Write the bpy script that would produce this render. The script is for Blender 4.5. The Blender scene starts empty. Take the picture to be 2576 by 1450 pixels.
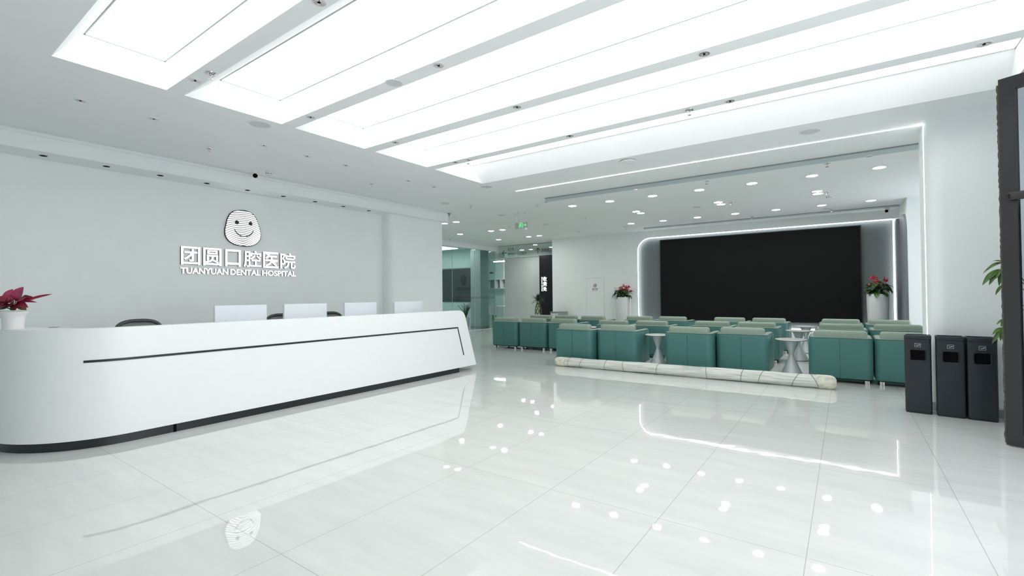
import bpy, bmesh, math, random
from mathutils import Vector, Matrix
S = bpy.context.scene
COL = S.collection
PI = math.pi
random.seed(7)

# ------------------------------------------------------------------ camera, world, exposure
CAM_H = 1.38
cam_d = bpy.data.cameras.new('camera'); cam = bpy.data.objects.new('camera', cam_d); COL.objects.link(cam)
cam_d.sensor_width = 36.0; cam_d.sensor_fit = 'HORIZONTAL'; cam_d.lens = 36.0 * 1184.43 / 2576.0
cam_d.clip_start = 0.05; cam_d.clip_end = 200
_r = Vector((0.81557495, 0.57857567, -0.00936423)); _d = Vector((-0.01564554, 0.00587164, -0.99986036)); _f = Vector((-0.57843989, 0.81560758, 0.01384089))
cam.matrix_world = Matrix(((_r.x, -_d.x, -_f.x, 0), (_r.y, -_d.y, -_f.y, 0), (_r.z, -_d.z, -_f.z, CAM_H), (0, 0, 0, 1)))
S.camera = cam
W = bpy.data.worlds.new('world'); S.world = W; W.use_nodes = True
W.node_tree.nodes['Background'].inputs[0].default_value = (0.89, 0.915, 1.0, 1)
W.node_tree.nodes['Background'].inputs[1].default_value = 4.0
S.view_settings.view_transform = 'Standard'; S.view_settings.look = 'None'
S.view_settings.exposure = 0.26; S.view_settings.gamma = 1.0; S.view_settings.use_curve_mapping = False
S.cycles.max_bounces = 10; S.cycles.diffuse_bounces = 7; S.cycles.glossy_bounces = 5
S.cycles.transparent_max_bounces = 16; S.cycles.transmission_bounces = 4
S.cycles.caustics_reflective = False; S.cycles.caustics_refractive = False
S.cycles.sample_clamp_indirect = 6.0
PANEL_E = 2.65       # luminous ceiling panels
STRIP_E = 15.0       # bright LED lines
LAMP_E = 68.0        # lit downlights

# ------------------------------------------------------------------ materials
def mat(name, col, rough=0.5, metal=0.0, spec=0.5, emit=None, es=0.0, var=0.04, scale=8.0, bump=0.0, coat=0.0, stretch=None):
    m = bpy.data.materials.new(name); m.use_nodes = True
    nt = m.node_tree; b = nt.nodes['Principled BSDF']
    tc = nt.nodes.new('ShaderNodeTexCoord'); n = nt.nodes.new('ShaderNodeTexNoise')
    n.inputs['Scale'].default_value = scale; n.inputs['Detail'].default_value = 3
    if stretch:
        mp = nt.nodes.new('ShaderNodeMapping'); mp.inputs['Scale'].default_value = stretch
        nt.links.new(tc.outputs['Object'], mp.inputs[0]); nt.links.new(mp.outputs[0], n.inputs['Vector'])
    else:
        nt.links.new(tc.outputs['Object'], n.inputs['Vector'])
    r = nt.nodes.new('ShaderNodeValToRGB')
    lo = tuple(max(0, c * (1 - var)) for c in col); hi = tuple(min(1, c * (1 + var)) for c in col)
    r.color_ramp.elements[0].position = 0.3; r.color_ramp.elements[1].position = 0.7
    r.color_ramp.elements[0].color = (*lo, 1); r.color_ramp.elements[1].color = (*hi, 1)
    nt.links.new(n.outputs['Fac'], r.inputs[0]); nt.links.new(r.outputs[0], b.inputs['Base Color'])
    b.inputs['Roughness'].default_value = rough; b.inputs['Metallic'].default_value = metal
    b.inputs['Specular IOR Level'].default_value = spec; b.inputs['Coat Weight'].default_value = coat
    if emit:
        b.inputs['Emission Color'].default_value = (*emit, 1); b.inputs['Emission Strength'].default_value = es
    if bump:
        bp = nt.nodes.new('ShaderNodeBump'); bp.inputs['Strength'].default_value = bump; bp.inputs['Distance'].default_value = 0.002
        nt.links.new(n.outputs['Fac'], bp.inputs['Height']); nt.links.new(bp.outputs[0], b.inputs['Normal'])
    return m

def glow(name, col, strength):
    m = bpy.data.materials.new(name); m.use_nodes = True; nt = m.node_tree
    for n in list(nt.nodes): nt.nodes.remove(n)
    o = nt.nodes.new('ShaderNodeOutputMaterial'); e = nt.nodes.new('ShaderNodeEmission')
    e.inputs[0].default_value = (*col, 1); e.inputs[1].default_value = strength
    nt.links.new(e.outputs[0], o.inputs[0]); return m

def glass(name, tint, refl=1.0):
    m = bpy.data.materials.new(name); m.use_nodes = True; nt = m.node_tree
    for n in list(nt.nodes): nt.nodes.remove(n)
    o = nt.nodes.new('ShaderNodeOutputMaterial'); t = nt.nodes.new('ShaderNodeBsdfTransparent'); g = nt.nodes.new('ShaderNodeBsdfGlossy')
    t.inputs[0].default_value = (*tint, 1); g.inputs['Roughness'].default_value = 0.02
    fr = nt.nodes.new('ShaderNodeLayerWeight'); fr.inputs[0].default_value = 0.5      # facing term, the same from both sides of the pane
    pw = nt.nodes.new('ShaderNodeMath'); pw.operation = 'POWER'; pw.inputs[1].default_value = 5.0
    mu = nt.nodes.new('ShaderNodeMath'); mu.operation = 'MULTIPLY_ADD'; mu.inputs[1].default_value = 0.9; mu.inputs[2].default_value = 0.04 * refl; mu.use_clamp = True
    mx = nt.nodes.new('ShaderNodeMixShader')
    nt.links.new(fr.outputs['Facing'], pw.inputs[0]); nt.links.new(pw.outputs[0], mu.inputs[0]); nt.links.new(mu.outputs[0], mx.inputs[0])
    nt.links.new(t.outputs[0], mx.inputs[1]); nt.links.new(g.outputs[0], mx.inputs[2]); nt.links.new(mx.outputs[0], o.inputs[0])
    return m

def floor_mat():
    m = bpy.data.materials.new('polished_tile'); m.use_nodes = True; nt = m.node_tree; b = nt.nodes['Principled BSDF']
    N = nt.nodes.new; Lk = nt.links.new
    tc = N('ShaderNodeTexCoord'); sx = N('ShaderNodeSeparateXYZ'); Lk(tc.outputs['Object'], sx.inputs[0])
    def math_(op, a, bb):
        n = N('ShaderNodeMath'); n.operation = op
        for i, v in enumerate((a, bb)):
            if v is None: continue
            if isinstance(v, (int, float)): n.inputs[i].default_value = v
            else: Lk(v, n.inputs[i])
        return n.outputs[0]
    def line(coord, off, step, half):
        u = math_('DIVIDE', math_('SUBTRACT', coord, off), step)
        fr = math_('FRACT', u, None)
        d = math_('MULTIPLY', math_('MINIMUM', fr, math_('SUBTRACT', 1.0, fr)), step)
        return math_('LESS_THAN', d, half), math_('FLOOR', u, None)
    lx, cx = line(sx.outputs[0], -0.19 - 10 * 0.767, 0.767, 0.0021)
    ly, cy = line(sx.outputs[1], 2.88 - 10 * 1.53, 1.53, 0.0021)
    grout = math_('MAXIMUM', lx, ly)
    # stone veining, drawn out diagonally
    mp = N('ShaderNodeMapping'); mp.inputs['Rotation'].default_value = (0, 0, 0.5); mp.inputs['Scale'].default_value = (0.7, 4.0, 1)
    Lk(tc.outputs['Object'], mp.inputs[0])
    n1 = N('ShaderNodeTexNoise'); n1.inputs['Scale'].default_value = 1.6; n1.inputs['Detail'].default_value = 7; n1.inputs['Roughness'].default_value = 0.65
    Lk(mp.outputs[0], n1.inputs['Vector'])
    rp = N('ShaderNodeValToRGB'); rp.color_ramp.elements[0].position = 0.30; rp.color_ramp.elements[1].position = 0.70
    rp.color_ramp.elements[0].color = (0.62, 0.63, 0.615, 1); rp.color_ramp.elements[1].color = (0.70, 0.71, 0.69, 1)
    Lk(n1.outputs['Fac'], rp.inputs[0])
    mx = N('ShaderNodeMix'); mx.data_type = 'RGBA'; Lk(grout, mx.inputs[0]); Lk(rp.outputs[0], mx.inputs[6]); mx.inputs[7].default_value = (0.43, 0.43, 0.41, 1)
    Lk(mx.outputs[2], b.inputs['Base Color'])
    b.inputs['Roughness'].default_value = 0.018; b.inputs['IOR'].default_value = 1.78
    # every tile lies a hair off level, and its polish ripples slightly
    wn = N('ShaderNodeTexWhiteNoise'); cb = N('ShaderNodeCombineXYZ'); Lk(cx, cb.inputs[0]); Lk(cy, cb.inputs[1]); wn.noise_dimensions = '2D'; Lk(cb.outputs[0], wn.inputs['Vector'])
    n2 = N('ShaderNodeTexNoise'); n2.inputs['Scale'].default_value = 3.2; n2.inputs['Detail'].default_value = 2; Lk(tc.outputs['Object'], n2.inputs['Vector'])
    bp = N('ShaderNodeBump'); bp.inputs['Strength'].default_value = 1.0; bp.inputs['Distance'].default_value = 0.0006
    Lk(n2.outputs['Fac'], bp.inputs['Height']); Lk(bp.outputs[0], b.inputs['Normal'])
    return m

M = {}
M['wall'] = mat('white_wall_paint', (0.868, 0.902, 0.895), 0.6, var=0.012, scale=3)
M['ceil'] = mat('white_ceiling_paint', (0.855, 0.88, 0.875), 0.7, var=0.01, scale=3)
M['floor'] = floor_mat()
M['desk'] = mat('white_solid_surface', (0.84, 0.86, 0.86), 0.32, var=0.01)
M['black'] = mat('black_trim', (0.012, 0.013, 0.016), 0.35, var=0.2, scale=30, stretch=(1, 1, 6))
M['panel'] = glow('stretch_ceiling_glow', (0.985, 1.0, 0.99), PANEL_E)
M['led'] = glow('led_strip_glow', (0.95, 0.98, 1.0), STRIP_E)
M['led2'] = glow('niche_led_glow', (0.94, 0.98, 1.0), 12.0)
M['lamp'] = glow('downlight_glow', (1.0, 0.99, 0.96), LAMP_E)
M['letters'] = glow('lit_letter_face', (0.98, 0.99, 1.0), 1.7)
M['green_glow'] = glow('exit_green_glow', (0.12, 0.95, 0.35), 1.0)
M['disc'] = mat('pale_grey_grille', (0.62, 0.65, 0.65), 0.6)
M['panel_edge'] = mat('pale_panel_edge', (0.50, 0.55, 0.54), 0.5)
M['alu'] = mat('grey_frame_metal', (0.30, 0.31, 0.32), 0.4, 0.6)
M['trim'] = mat('white_plastic', (0.80, 0.80, 0.79), 0.4)
M['chrome'] = mat('chrome', (0.78, 0.74, 0.73), 0.12, 1.0)
M['pink_chrome'] = mat('pink_glint_chrome', (0.85, 0.74, 0.71), 0.25, 1.0, var=0.25, scale=60)  # chrome, with pinkish glimmers put into its mottled colour
M['dark'] = mat('near_black_and_shade', (0.004, 0.004, 0.0045), 0.9, spec=0.05, var=0.1)  # near-black for lenses and joints; also stands in for shade inside hollows
M['teal'] = mat('teal_leather', (0.060, 0.185, 0.172), 0.42, var=0.06, scale=120, bump=0.12)
M['teal_d'] = mat('teal_seam', (0.018, 0.065, 0.062), 0.5)
M['teal_p'] = mat('teal_piping', (0.030, 0.105, 0.10), 0.45)
M['sage'] = mat('sage_leather', (0.275, 0.35, 0.28), 0.45, var=0.05, scale=120, bump=0.12)
M['under'] = mat('black_base_cloth', (0.02, 0.025, 0.024), 0.8)
M['table_top'] = mat('pale_marble', (0.72, 0.71, 0.70), 0.25, var=0.12, scale=7)
M['table_edge'] = mat('dark_gilt_edge', (0.16, 0.13, 0.09), 0.35, 0.5)
M['table_base'] = mat('silver_grey_lacquer', (0.60, 0.64, 0.655), 0.36, 0.1, var=0.02)
M['screen'] = mat('matte_black_led_wall', (0.0065, 0.0072, 0.0078), 0.5, spec=0.15, var=0.1, scale=200)
M['grey'] = mat('grey_laminate', (0.138, 0.160, 0.165), 0.5, var=0.02)
M['grey2'] = mat('light_grey_laminate', (0.235, 0.255, 0.28), 0.5, var=0.02)
M['bin'] = mat('anthracite_powder_coat', (0.024, 0.029, 0.036), 0.38, 0.2, var=0.06, scale=200)
M['bin_sign'] = mat('pale_print', (0.55, 0.57, 0.57), 0.5)
M['roll'] = mat('bleached_reed', (0.66, 0.66, 0.62), 0.65, var=0.22, scale=22, stretch=(0.12, 3, 3), bump=0.5)
M['roll_end'] = mat('crumpled_wrap', (0.70, 0.68, 0.57), 0.55, var=0.25, scale=14, bump=0.6)
M['cord'] = mat('brown_cord', (0.19, 0.15, 0.09), 0.7)
M['film'] = glass('clear_film', (0.90, 0.94, 0.93), 1.6)
M['pot'] = mat('white_ceramic', (0.78, 0.77, 0.76), 0.25, var=0.02)
M['planter'] = mat('glossy_white_planter', (0.66, 0.68, 0.68), 0.14, var=0.02, coat=0.4)
M['soil'] = mat('potting_soil', (0.03, 0.024, 0.018), 0.9, var=0.4, scale=60)
M['leaf_g'] = mat('dark_green_leaf', (0.020, 0.065, 0.018), 0.35, var=0.45, scale=14)
M['leaf_g2'] = mat('fresh_green_leaf', (0.050, 0.130, 0.013), 0.35, var=0.4, scale=14)
M['leaf_r'] = mat('red_aglaonema_leaf', (0.24, 0.012, 0.035), 0.4, var=0.35, scale=18)
M['leaf_p'] = mat('pink_aglaonema_leaf', (0.42, 0.05, 0.12), 0.4, var=0.3, scale=18)
M['leaf_o'] = mat('olive_leaf', (0.11, 0.10, 0.03), 0.45, var=0.35, scale=18)
M['spathe'] = mat('red_spathe', (0.42, 0.018, 0.045), 0.25, var=0.2, scale=10)
M['spadix'] = mat('cream_spadix', (0.65, 0.50, 0.22), 0.5)
M['stem'] = mat('olive_stem', (0.10, 0.12, 0.035), 0.5, var=0.3)
M['glass'] = glass('green_tinted_glass', (0.80, 0.90, 0.88), 0.7)
M['glass_clear'] = glass('clear_sign_glass', (0.86, 0.92, 0.90), 1.0)
M['glass_door'] = glass('entrance_glass', (0.86, 0.89, 0.93), 0.8)
M['glass_dark'] = glass('dark_entrance_glass', (0.30, 0.34, 0.40), 0.8)
M['window_glass'] = glass('window_glass', (0.98, 0.985, 0.985), 0.8)
M['smoke'] = glass('smoke_curtain_film', (0.80, 0.845, 0.855), 1.4)
M['glass_edge'] = mat('polished_glass_edge', (0.42, 0.60, 0.56), 0.2, var=0.05)
M['door_metal'] = mat('bronze_grey_aluminium', (0.038, 0.036, 0.037), 0.4, 0.3, var=0.05)
M['brush'] = mat('tan_brush_seal', (0.10, 0.095, 0.07), 0.9, var=0.6, scale=90)
M['monitor'] = mat('silver_white_shell', (0.74, 0.77, 0.82), 0.35, var=0.01)
M['mesh'] = mat('grey_mesh_fabric', (0.20, 0.21, 0.20), 0.7, var=0.1, scale=200)
M['chair_frame'] = mat('dark_grey_plastic', (0.055, 0.062, 0.060), 0.45)
M['print'] = mat('black_vinyl_print', (0.015, 0.016, 0.017), 0.5)
M['print_p'] = mat('maroon_print', (0.14, 0.055, 0.085), 0.5)
M['print_d'] = mat('faint_panel_print', (0.010, 0.013, 0.013), 0.5)
M['panel_dark'] = mat('dark_wall_panel', (0.040, 0.050, 0.050), 0.45)
M['room_wall'] = mat('pale_green_wall', (0.50, 0.62, 0.60), 0.6, var=0.02)
M['col_wall'] = mat('grey_column_wall', (0.33, 0.37, 0.365), 0.6)
M['steel'] = mat('brushed_steel', (0.42, 0.42, 0.42), 0.35, 0.9, var=0.1, scale=60, stretch=(1, 1, 20))
M['signbox'] = mat('taupe_sign_housing', (0.52, 0.51, 0.46), 0.45)

# ------------------------------------------------------------------ mesh builder
class MB:
    def __init__(s): s.v = []; s.f = []
    def add(s, vs, fs, mtx=None):
        o = len(s.v)
        for p in vs:
            p = Vector(p); s.v.append(mtx @ p if mtx else p)
        for f in fs: s.f.append([o + i for i in f])
        return s
    def box(s, x0, x1, y0, y1, z0, z1, mtx=None):
        return s.add([(x0, y0, z0), (x1, y0, z0), (x1, y1, z0), (x0, y1, z0), (x0, y0, z1), (x1, y0, z1), (x1, y1, z1), (x0, y1, z1)],
                     [(0, 3, 2, 1), (4, 5, 6, 7), (0, 1, 5, 4), (1, 2, 6, 5), (2, 3, 7, 6), (3, 0, 4, 7)], mtx)
    def rbox(s, x0, x1, y0, y1, z0, z1, r, seg=3, mtx=None, vert_only=False):
        bm = bmesh.new(); bmesh.ops.create_cube(bm, size=1)
        for v in bm.verts: v.co = Vector(((x0 + x1) / 2 + v.co.x * (x1 - x0), (y0 + y1) / 2 + v.co.y * (y1 - y0), (z0 + z1) / 2 + v.co.z * (z1 - z0)))
        ed = [e for e in bm.edges if not vert_only or abs(e.verts[0].co.z - e.verts[1].co.z) > 1e-6]
        bmesh.ops.bevel(bm, geom=ed, offset=r, segments=seg, profile=0.5, affect='EDGES')
        bm.verts.index_update()
        s.add([v.co for v in bm.verts], [[v.index for v in f.verts] for f in bm.faces], mtx); bm.free(); return s
    def lathe(s, prof, n=32, mtx=None, cap0=True, cap1=True):
        vs = []; fs = []
        for r, z in prof:
            for k in range(n):
                a = 2 * PI * k / n; vs.append((r * math.cos(a), r * math.sin(a), z))
        for i in range(len(prof) - 1):
            for k in range(n):
                k2 = (k + 1) % n; fs.append((i * n + k, i * n + k2, (i + 1) * n + k2, (i + 1) * n + k))
        if cap0: fs.append(list(range(n))[::-1])
        if cap1: fs.append([(len(prof) - 1) * n + k for k in range(n)])
        return s.add(vs, fs, mtx)
    def tube(s, pts, r, n=8, caps=True):
        pts = [Vector(p) for p in pts]; vs = []; fs = []; m = len(pts)
        rr = r if isinstance(r, (list, tuple)) else [r] * m
        t0 = (pts[1] - pts[0]).normalized(); up = Vector((0, 0, 1)) if abs(t0.z) < 0.9 else Vector((1, 0, 0))
        a = t0.cross(up).normalized()
        for i, p in enumerate(pts):
            t = (pts[min(i + 1, m - 1)] - pts[max(i - 1, 0)]).normalized()
            a = (a - t * a.dot(t)).normalized(); b = t.cross(a)
            for k in range(n):
                an = 2 * PI * k / n; vs.append(p + (a * math.cos(an) + b * math.sin(an)) * rr[i])
        for i in range(m - 1):
            for k in range(n):
                k2 = (k + 1) % n; fs.append((i * n + k, i * n + k2, (i + 1) * n + k2, (i + 1) * n + k))
        if caps: fs.append(list(range(n))[::-1]); fs.append([(m - 1) * n + k for k in range(n)])
        return s.add(vs, fs)
    def prism(s, poly, d, mtx=None):            # polygon in local xy, thickness d along z
        n = len(poly)
        vs = [(x, y, 0) for x, y in poly] + [(x, y, d) for x, y in poly]
        fs = [list(range(n))[::-1], [n + i for i in range(n)]] + [(i, (i + 1) % n, n + (i + 1) % n, n + i) for i in range(n)]
        return s.add(vs, fs, mtx)
    def grid(s, rows, close=False):             # rows of equal-length point lists
        o = []; n = len(rows[0])
        for r in rows: o += list(r)
        fs = []
        for i in range(len(rows) - 1):
            for k in range(n if close else n - 1):
                k2 = (k + 1) % n; fs.append((i * n + k, i * n + k2, (i + 1) * n + k2, (i + 1) * n + k))
        return s.add(o, fs)
    def mesh(s, name, m, smooth=True, angle=35, off=None):
        me = bpy.data.meshes.new(name)
        vs = [v - off for v in s.v] if off is not None else s.v
        me.from_pydata([tuple(v) for v in vs], [], s.f)
        bm = bmesh.new(); bm.from_mesh(me)
        bmesh.ops.recalc_face_normals(bm, faces=bm.faces)
        if smooth:
            for f in bm.faces: f.smooth = True
            ca = math.radians(angle)
            for e in bm.edges:
                if len(e.link_faces) != 2 or e.calc_face_angle(0) > ca: e.smooth = False
        bm.to_mesh(me); bm.free()
        me.materials.append(m); return me

def link(name, data, parent=None):
    o = bpy.data.objects.new(name, data); COL.objects.link(o)
    if parent is not None: o.parent = parent
    return o
def thing(name, label, cat, loc=(0, 0, 0), rz=0, group=None):
    assert len(label.split()) <= 16, label
    o = link(name, None); o.location = loc; o.rotation_euler = (0, 0, rz); o.empty_display_size = 0.1
    o['label'] = label; o['category'] = cat
    if group: o['group'] = group
    return o
def root_of(o):
    v = Vector((0, 0, 0))
    while o is not None: v += Vector(o.location); o = o.parent
    return v
def part(name, mb, m, parent, world=False, smooth=True, angle=35):
    return link(name, mb.mesh(name, m, smooth, angle, root_of(parent) if world else None), parent)
def tag(o, label=None, cat=None, group=None, kind=None):
    for k, v in (('label', label), ('category', cat), ('group', group), ('kind', kind)):
        if v: o[k] = v
    return o
def struct(name, mb, m, smooth=False):
    o = link(name, mb.mesh(name, m, smooth)); o['kind'] = 'structure'; return o
def solo(name, mb, m, label, cat, loc, group=None, smooth=True):
    o = link(name, mb.mesh(name, m, smooth, 35, Vector(loc))); o.location = loc; return tag(o, label, cat, group)
def kids(o): return [c for c in COL.objects if c.parent is o]
def dup(root, loc, rz=None, label=None, group=None):
    def cp(o, par):
        c = o.copy(); COL.objects.link(c); c.parent = par
        for ch in kids(o): cp(ch, c)
        return c
    r = cp(root, None); r.location = loc
    if rz is not None: r.rotation_euler = (0, 0, rz)
    if label: r['label'] = label
    if group: r['group'] = group
    return r
ORD = ['first', 'second', 'third', 'fourth', 'fifth', 'sixth', 'seventh', 'eighth', 'ninth', 'tenth', 'eleventh', 'twelfth', 'thirteenth',
       'fourteenth', 'fifteenth', 'sixteenth', 'seventeenth', 'eighteenth', 'nineteenth', 'twentieth']

def text_mesh(txt, width, height, depth, m, bold=0.0, name='lettering'):
    cu = bpy.data.curves.new('t', 'FONT'); cu.body = txt; cu.size = 1.0; cu.extrude = 0.02; cu.offset = bold; cu.resolution_u = 3
    o = bpy.data.objects.new('t', cu); COL.objects.link(o)
    dg = bpy.context.evaluated_depsgraph_get()
    me = bpy.data.meshes.new_from_object(o.evaluated_get(dg)); bpy.data.objects.remove(o); bpy.data.curves.remove(cu)
    xs = [v.co.x for v in me.vertices]; ys = [v.co.y for v in me.vertices]; zs = [v.co.z for v in me.vertices]
    x0, x1, y0, y1, z0, z1 = min(xs), max(xs), min(ys), max(ys), min(zs), max(zs)
    for v in me.vertices:
        v.co = ((v.co.x - x0) / (x1 - x0) * width, (v.co.y - y0) / (y1 - y0) * height, (v.co.z - z0) / max(z1 - z0, 1e-6) * depth)
    me.materials.clear(); me.materials.append(m); me.name = name
    return me
def place_text(name, txt, mtx, width, height, depth, m, parent, bold=0.0):
    me = text_mesh(txt, width, height, depth, m, bold, name)
    me.transform(mtx)
    if parent is not None: me.transform(Matrix.Translation(-root_of(parent)))
    return link(name, me, parent)
def face_x(x, y, z):      # lettering on a wall that faces +x: reads along +y
    return Matrix(((0, 0, 1, x), (1, 0, 0, y), (0, 1, 0, z), (0, 0, 0, 1)))
def face_ny(x, y, z):     # lettering on a wall that faces -y: reads along +x
    return Matrix(((1, 0, 0, x), (0, 0, -1, y), (0, 1, 0, z), (0, 0, 0, 1)))

# ------------------------------------------------------------------ setting
CZ = 3.39
struct('floor', MB().box(-22, 4, -4, 26, -0.1, 0), M['floor'])
YR = [(0.96, 1.77), (1.92, 2.91), (3.07, 4.07), (4.24, 5.24), (5.40, 6.62)]
PZ = 3.68; XL, XR = -5.33, 1.35
NEAR = [0.21, 0.34, 0.34, 0.34, 0.34]; FAR = [0, 0, 0, 0, 0.22]
c = MB()
def slab(x0, x1, y0, y1): c.add([(x0, y0, CZ), (x1, y0, CZ), (x1, y1, CZ), (x0, y1, CZ)], [(0, 3, 2, 1)])
slab(-22, XL, -4, 26); slab(XR, 4, -4, 26)
ys = [-4] + [y for p in YR for y in p] + [26]
for i in range(0, len(ys), 2): slab(XL, XR, ys[i], ys[i + 1])
for (y0, y1), a, b in zip(YR, NEAR, FAR):
    lo = [(XL, y0, CZ), (XR, y0, CZ), (XR, y1, CZ), (XL, y1, CZ)]
    hi = [(XL - 0.03, y0 + a, PZ), (XR + 0.0, y0 + a, PZ), (XR + 0.0, y1 - b, PZ), (XL - 0.03, y1 - b, PZ)]
    for k in range(4):
        k2 = (k + 1) % 4; c.add([lo[k], lo[k2], hi[k2], hi[k]], [(0, 1, 2, 3)])
c.box(-22, 4, -4, 26, CZ + 0.42, CZ + 0.5)
struct('ceiling', c, M['ceil'])
POS = ['nearest the camera at upper left', 'second from the reception side foreground', 'in the middle of the five', 'fourth back from the camera', 'farthest back beside the seating area']
for i, ((y0, y1), a, b) in enumerate(zip(YR, NEAR, FAR)):
    t = thing('ceiling_light_panel', 'long luminous white panel recessed in the ceiling, ' + POS[i], 'ceiling light', ((XL + XR) / 2, (y0 + y1) / 2, PZ), group='luminous ceiling panels')
    x0, x1, ya, yb = XL - 0.03, XR, y0 + a, y1 - b
    part('diffuser', MB().box(x0 + 0.012, x1 - 0.012, ya + 0.012, yb - 0.012, PZ - 0.004, PZ + 0.012), M['panel'], t, True, False)
    part('frame', MB().box(x0, x1, ya, ya + 0.010, PZ - 0.006, PZ + 0.01).box(x0, x1, yb - 0.010, yb, PZ - 0.006, PZ + 0.01)
         .box(x0, x0 + 0.010, ya, yb, PZ - 0.006, PZ + 0.01).box(x1 - 0.010, x1, ya, yb, PZ - 0.006, PZ + 0.01), M['panel_edge'], t, True, False)

# reception wall, its column and the bulkhead
WX = -8.40; CX = -8.10
w = MB().box(WX - 0.2, WX, -4, 6.86, 0, CZ)
struct('wall_left', w, M['wall'])
col = MB(); prof = []
r = 0.16
for k in range(9):
    a = PI / 2 * k / 8; prof.append((CX - r + r * math.sin(a), 6.86 + r - r * math.cos(a)))
poly = [(WX - 0.15, 6.86)] + prof + [(CX, 8.46), (WX - 0.15, 8.46)]
col.prism(poly, CZ)
struct('wall_column', col, M['wall'], True)
struct('wall_return', MB().box(-12, WX, 8.30, 8.46, 0, CZ), M['wall'])
bk = MB().box(WX, -7.93, -4, 8.50, 3.17, 3.345).box(WX, -7.90, -4, 8.50, 3.345, 3.352).box(WX, -7.92, -4, 8.44, 3.352, CZ)
struct('trim_1', bk, M['wall'])

# back wall with the rounded niche round the screen
BY = 14.95; NX0, NX1, NZ0, NZ1, RD = -5.55, 0.985, 0.35, 3.17, 0.42
w = MB().box(-8.78, NX0 - 0.0, BY, BY + 0.30, 0, CZ).box(NX0, NX1 + 0.115, BY, BY + 0.30, NZ1, CZ).box(NX0, NX1 + 0.115, BY, BY + 0.30, 0, NZ0)
w.box(NX0, NX1 + 0.115, BY + 0.11, BY + 0.30, NZ0, NZ1)
def corner(cx, cz, sx, sz):                      # fillet of the rounded recess, filled solid
    pts = [(cx, cz)] + [(cx + sx * RD * (1 - math.sin(PI / 2 * k / 12)), cz + sz * RD * (1 - math.cos(PI / 2 * k / 12))) for k in range(13)]
    w.prism(pts, 0.12, Matrix(((1, 0, 0, 0), (0, 0, 1, BY), (0, 1, 0, 0), (0, 0, 0, 1))))
corner(NX0, NZ1, 1, -1); corner(NX0, NZ0, 1, 1)
struct('wall_back', w, M['wall'])
struct('wall_side', MB().box(1.10, 1.30, 13.37, BY + 0.3, 0, CZ).box(1.10, 3.0, 13.17, 13.37, 0, CZ), M['wall'])
struct('wall_back_left', MB().box(-8.78, -8.60, BY + 0.3, 18.7, 0, CZ), M['wall'])

# pillar that frames the seating area, rounded at its front corner
pil = MB(); r = 0.14; PX, PY0, PY1 = 0.79, 7.18, 7.93
poly = [(PX, PY1)] + [(PX + r - r * math.cos(PI / 2 * k / 10), PY0 + r - r * math.sin(PI / 2 * k / 10)) for k in range(11)] + [(3.2, PY0), (3.2, PY1)]
pil.prism(poly, CZ)
struct('wall_pillar', pil, M['wall'], True)
bb = MB(); o = 0.008
poly = [(PX - o, PY0 + r)] + [(PX + r - (r + o) * math.cos(PI / 2 * k / 10), PY0 + r - (r + o) * math.sin(PI / 2 * k / 10)) for k in range(11)] + [(3.2, PY0 - o), (3.2, PY0 + r)]
bb.prism(poly, 0.09)
struct('baseboard_pillar', bb, M['alu'], True)

# glazed right-hand side of the building (daylight side), unseen, openings sized for the light; front wall closed against light from behind
wr = MB().box(3.0, 3.2, -4, 26, 2.9, CZ).box(3.0, 3.2, -4, 26, 0, 0.1).box(3.0, 3.2, -4, 0.2, 0.1, 2.9).box(3.0, 3.2, 4.3, 11.3, 0.1, 2.9)
for y in (2.1, 13.2): wr.box(3.0, 3.2, y, y + 0.18, 0.1, 2.9)
struct('wall_right', wr, M['wall'])
struct('window_1', MB().box(3.09, 3.11, 11.3, 13.2, 0.1, 2.9), M['window_glass'])
struct('window_2', MB().box(3.09, 3.11, 0.2, 4.3, 0.1, 2.9), M['window_glass'])
struct('wall_front', MB().box(-22, 3.2, -4.2, -4.0, 0, CZ), M['wall'])

# far corridor
FY = 18.6
struct('wall_corridor', MB().box(-13.62, -8.6, FY, FY + 0.15, 0, CZ), M['wall'])
struct('trim_2', MB().box(-17.5, -8.6, FY - 0.12, FY, 3.15, CZ), M['wall'])
struct('wall_room_back', MB().box(-22, -12.8, 15.6, 15.75, 0, CZ), M['room_wall'])
struct('wall_room_left', MB().box(-17.6, -17.45, 8.4, 15.6, 0, CZ), M['room_wall'])
struct('wall_room_front', MB().box(-17.6, -11.9, 8.3, 8.46, 0, CZ), M['room_wall'])
struct('wall_far_left', MB().box(-17.6, -17.45, 15.75, 23, 0, CZ), M['room_wall'])
struct('wall_far_back', MB().box(-17.6, -8.6, 22.0, 22.15, 0, CZ), M['room_wall'])
rc = MB()
rx, ry = 0.26, 0.26
poly = [(-12.62, 14.85), (-12.10, 14.85), (-12.10, 15.38), (-12.62, 15.38)]
rc.prism(poly, CZ)
struct('wall_room_column', rc, M['col_wall'])
struct('baseboard_room_column', MB().box(-12.63, -12.09, 14.84, 15.39, 0, 0.10), M['alu'])
GX = -11.85
struct('trim_3', MB().box(GX - 0.12, GX + 0.02, 8.46, 15.62, 3.175, 3.34).box(GX - 0.12, GX + 0.05, 8.46, 15.64, 3.34, 3.348).box(GX - 0.12, GX + 0.03, 8.46, 15.6, 3.348, CZ), M['wall'])
struct('trim_4', MB().box(GX - 0.03, GX + 0.06, 8.46, 15.66, 0, 0.006), M['trim'])

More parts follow.
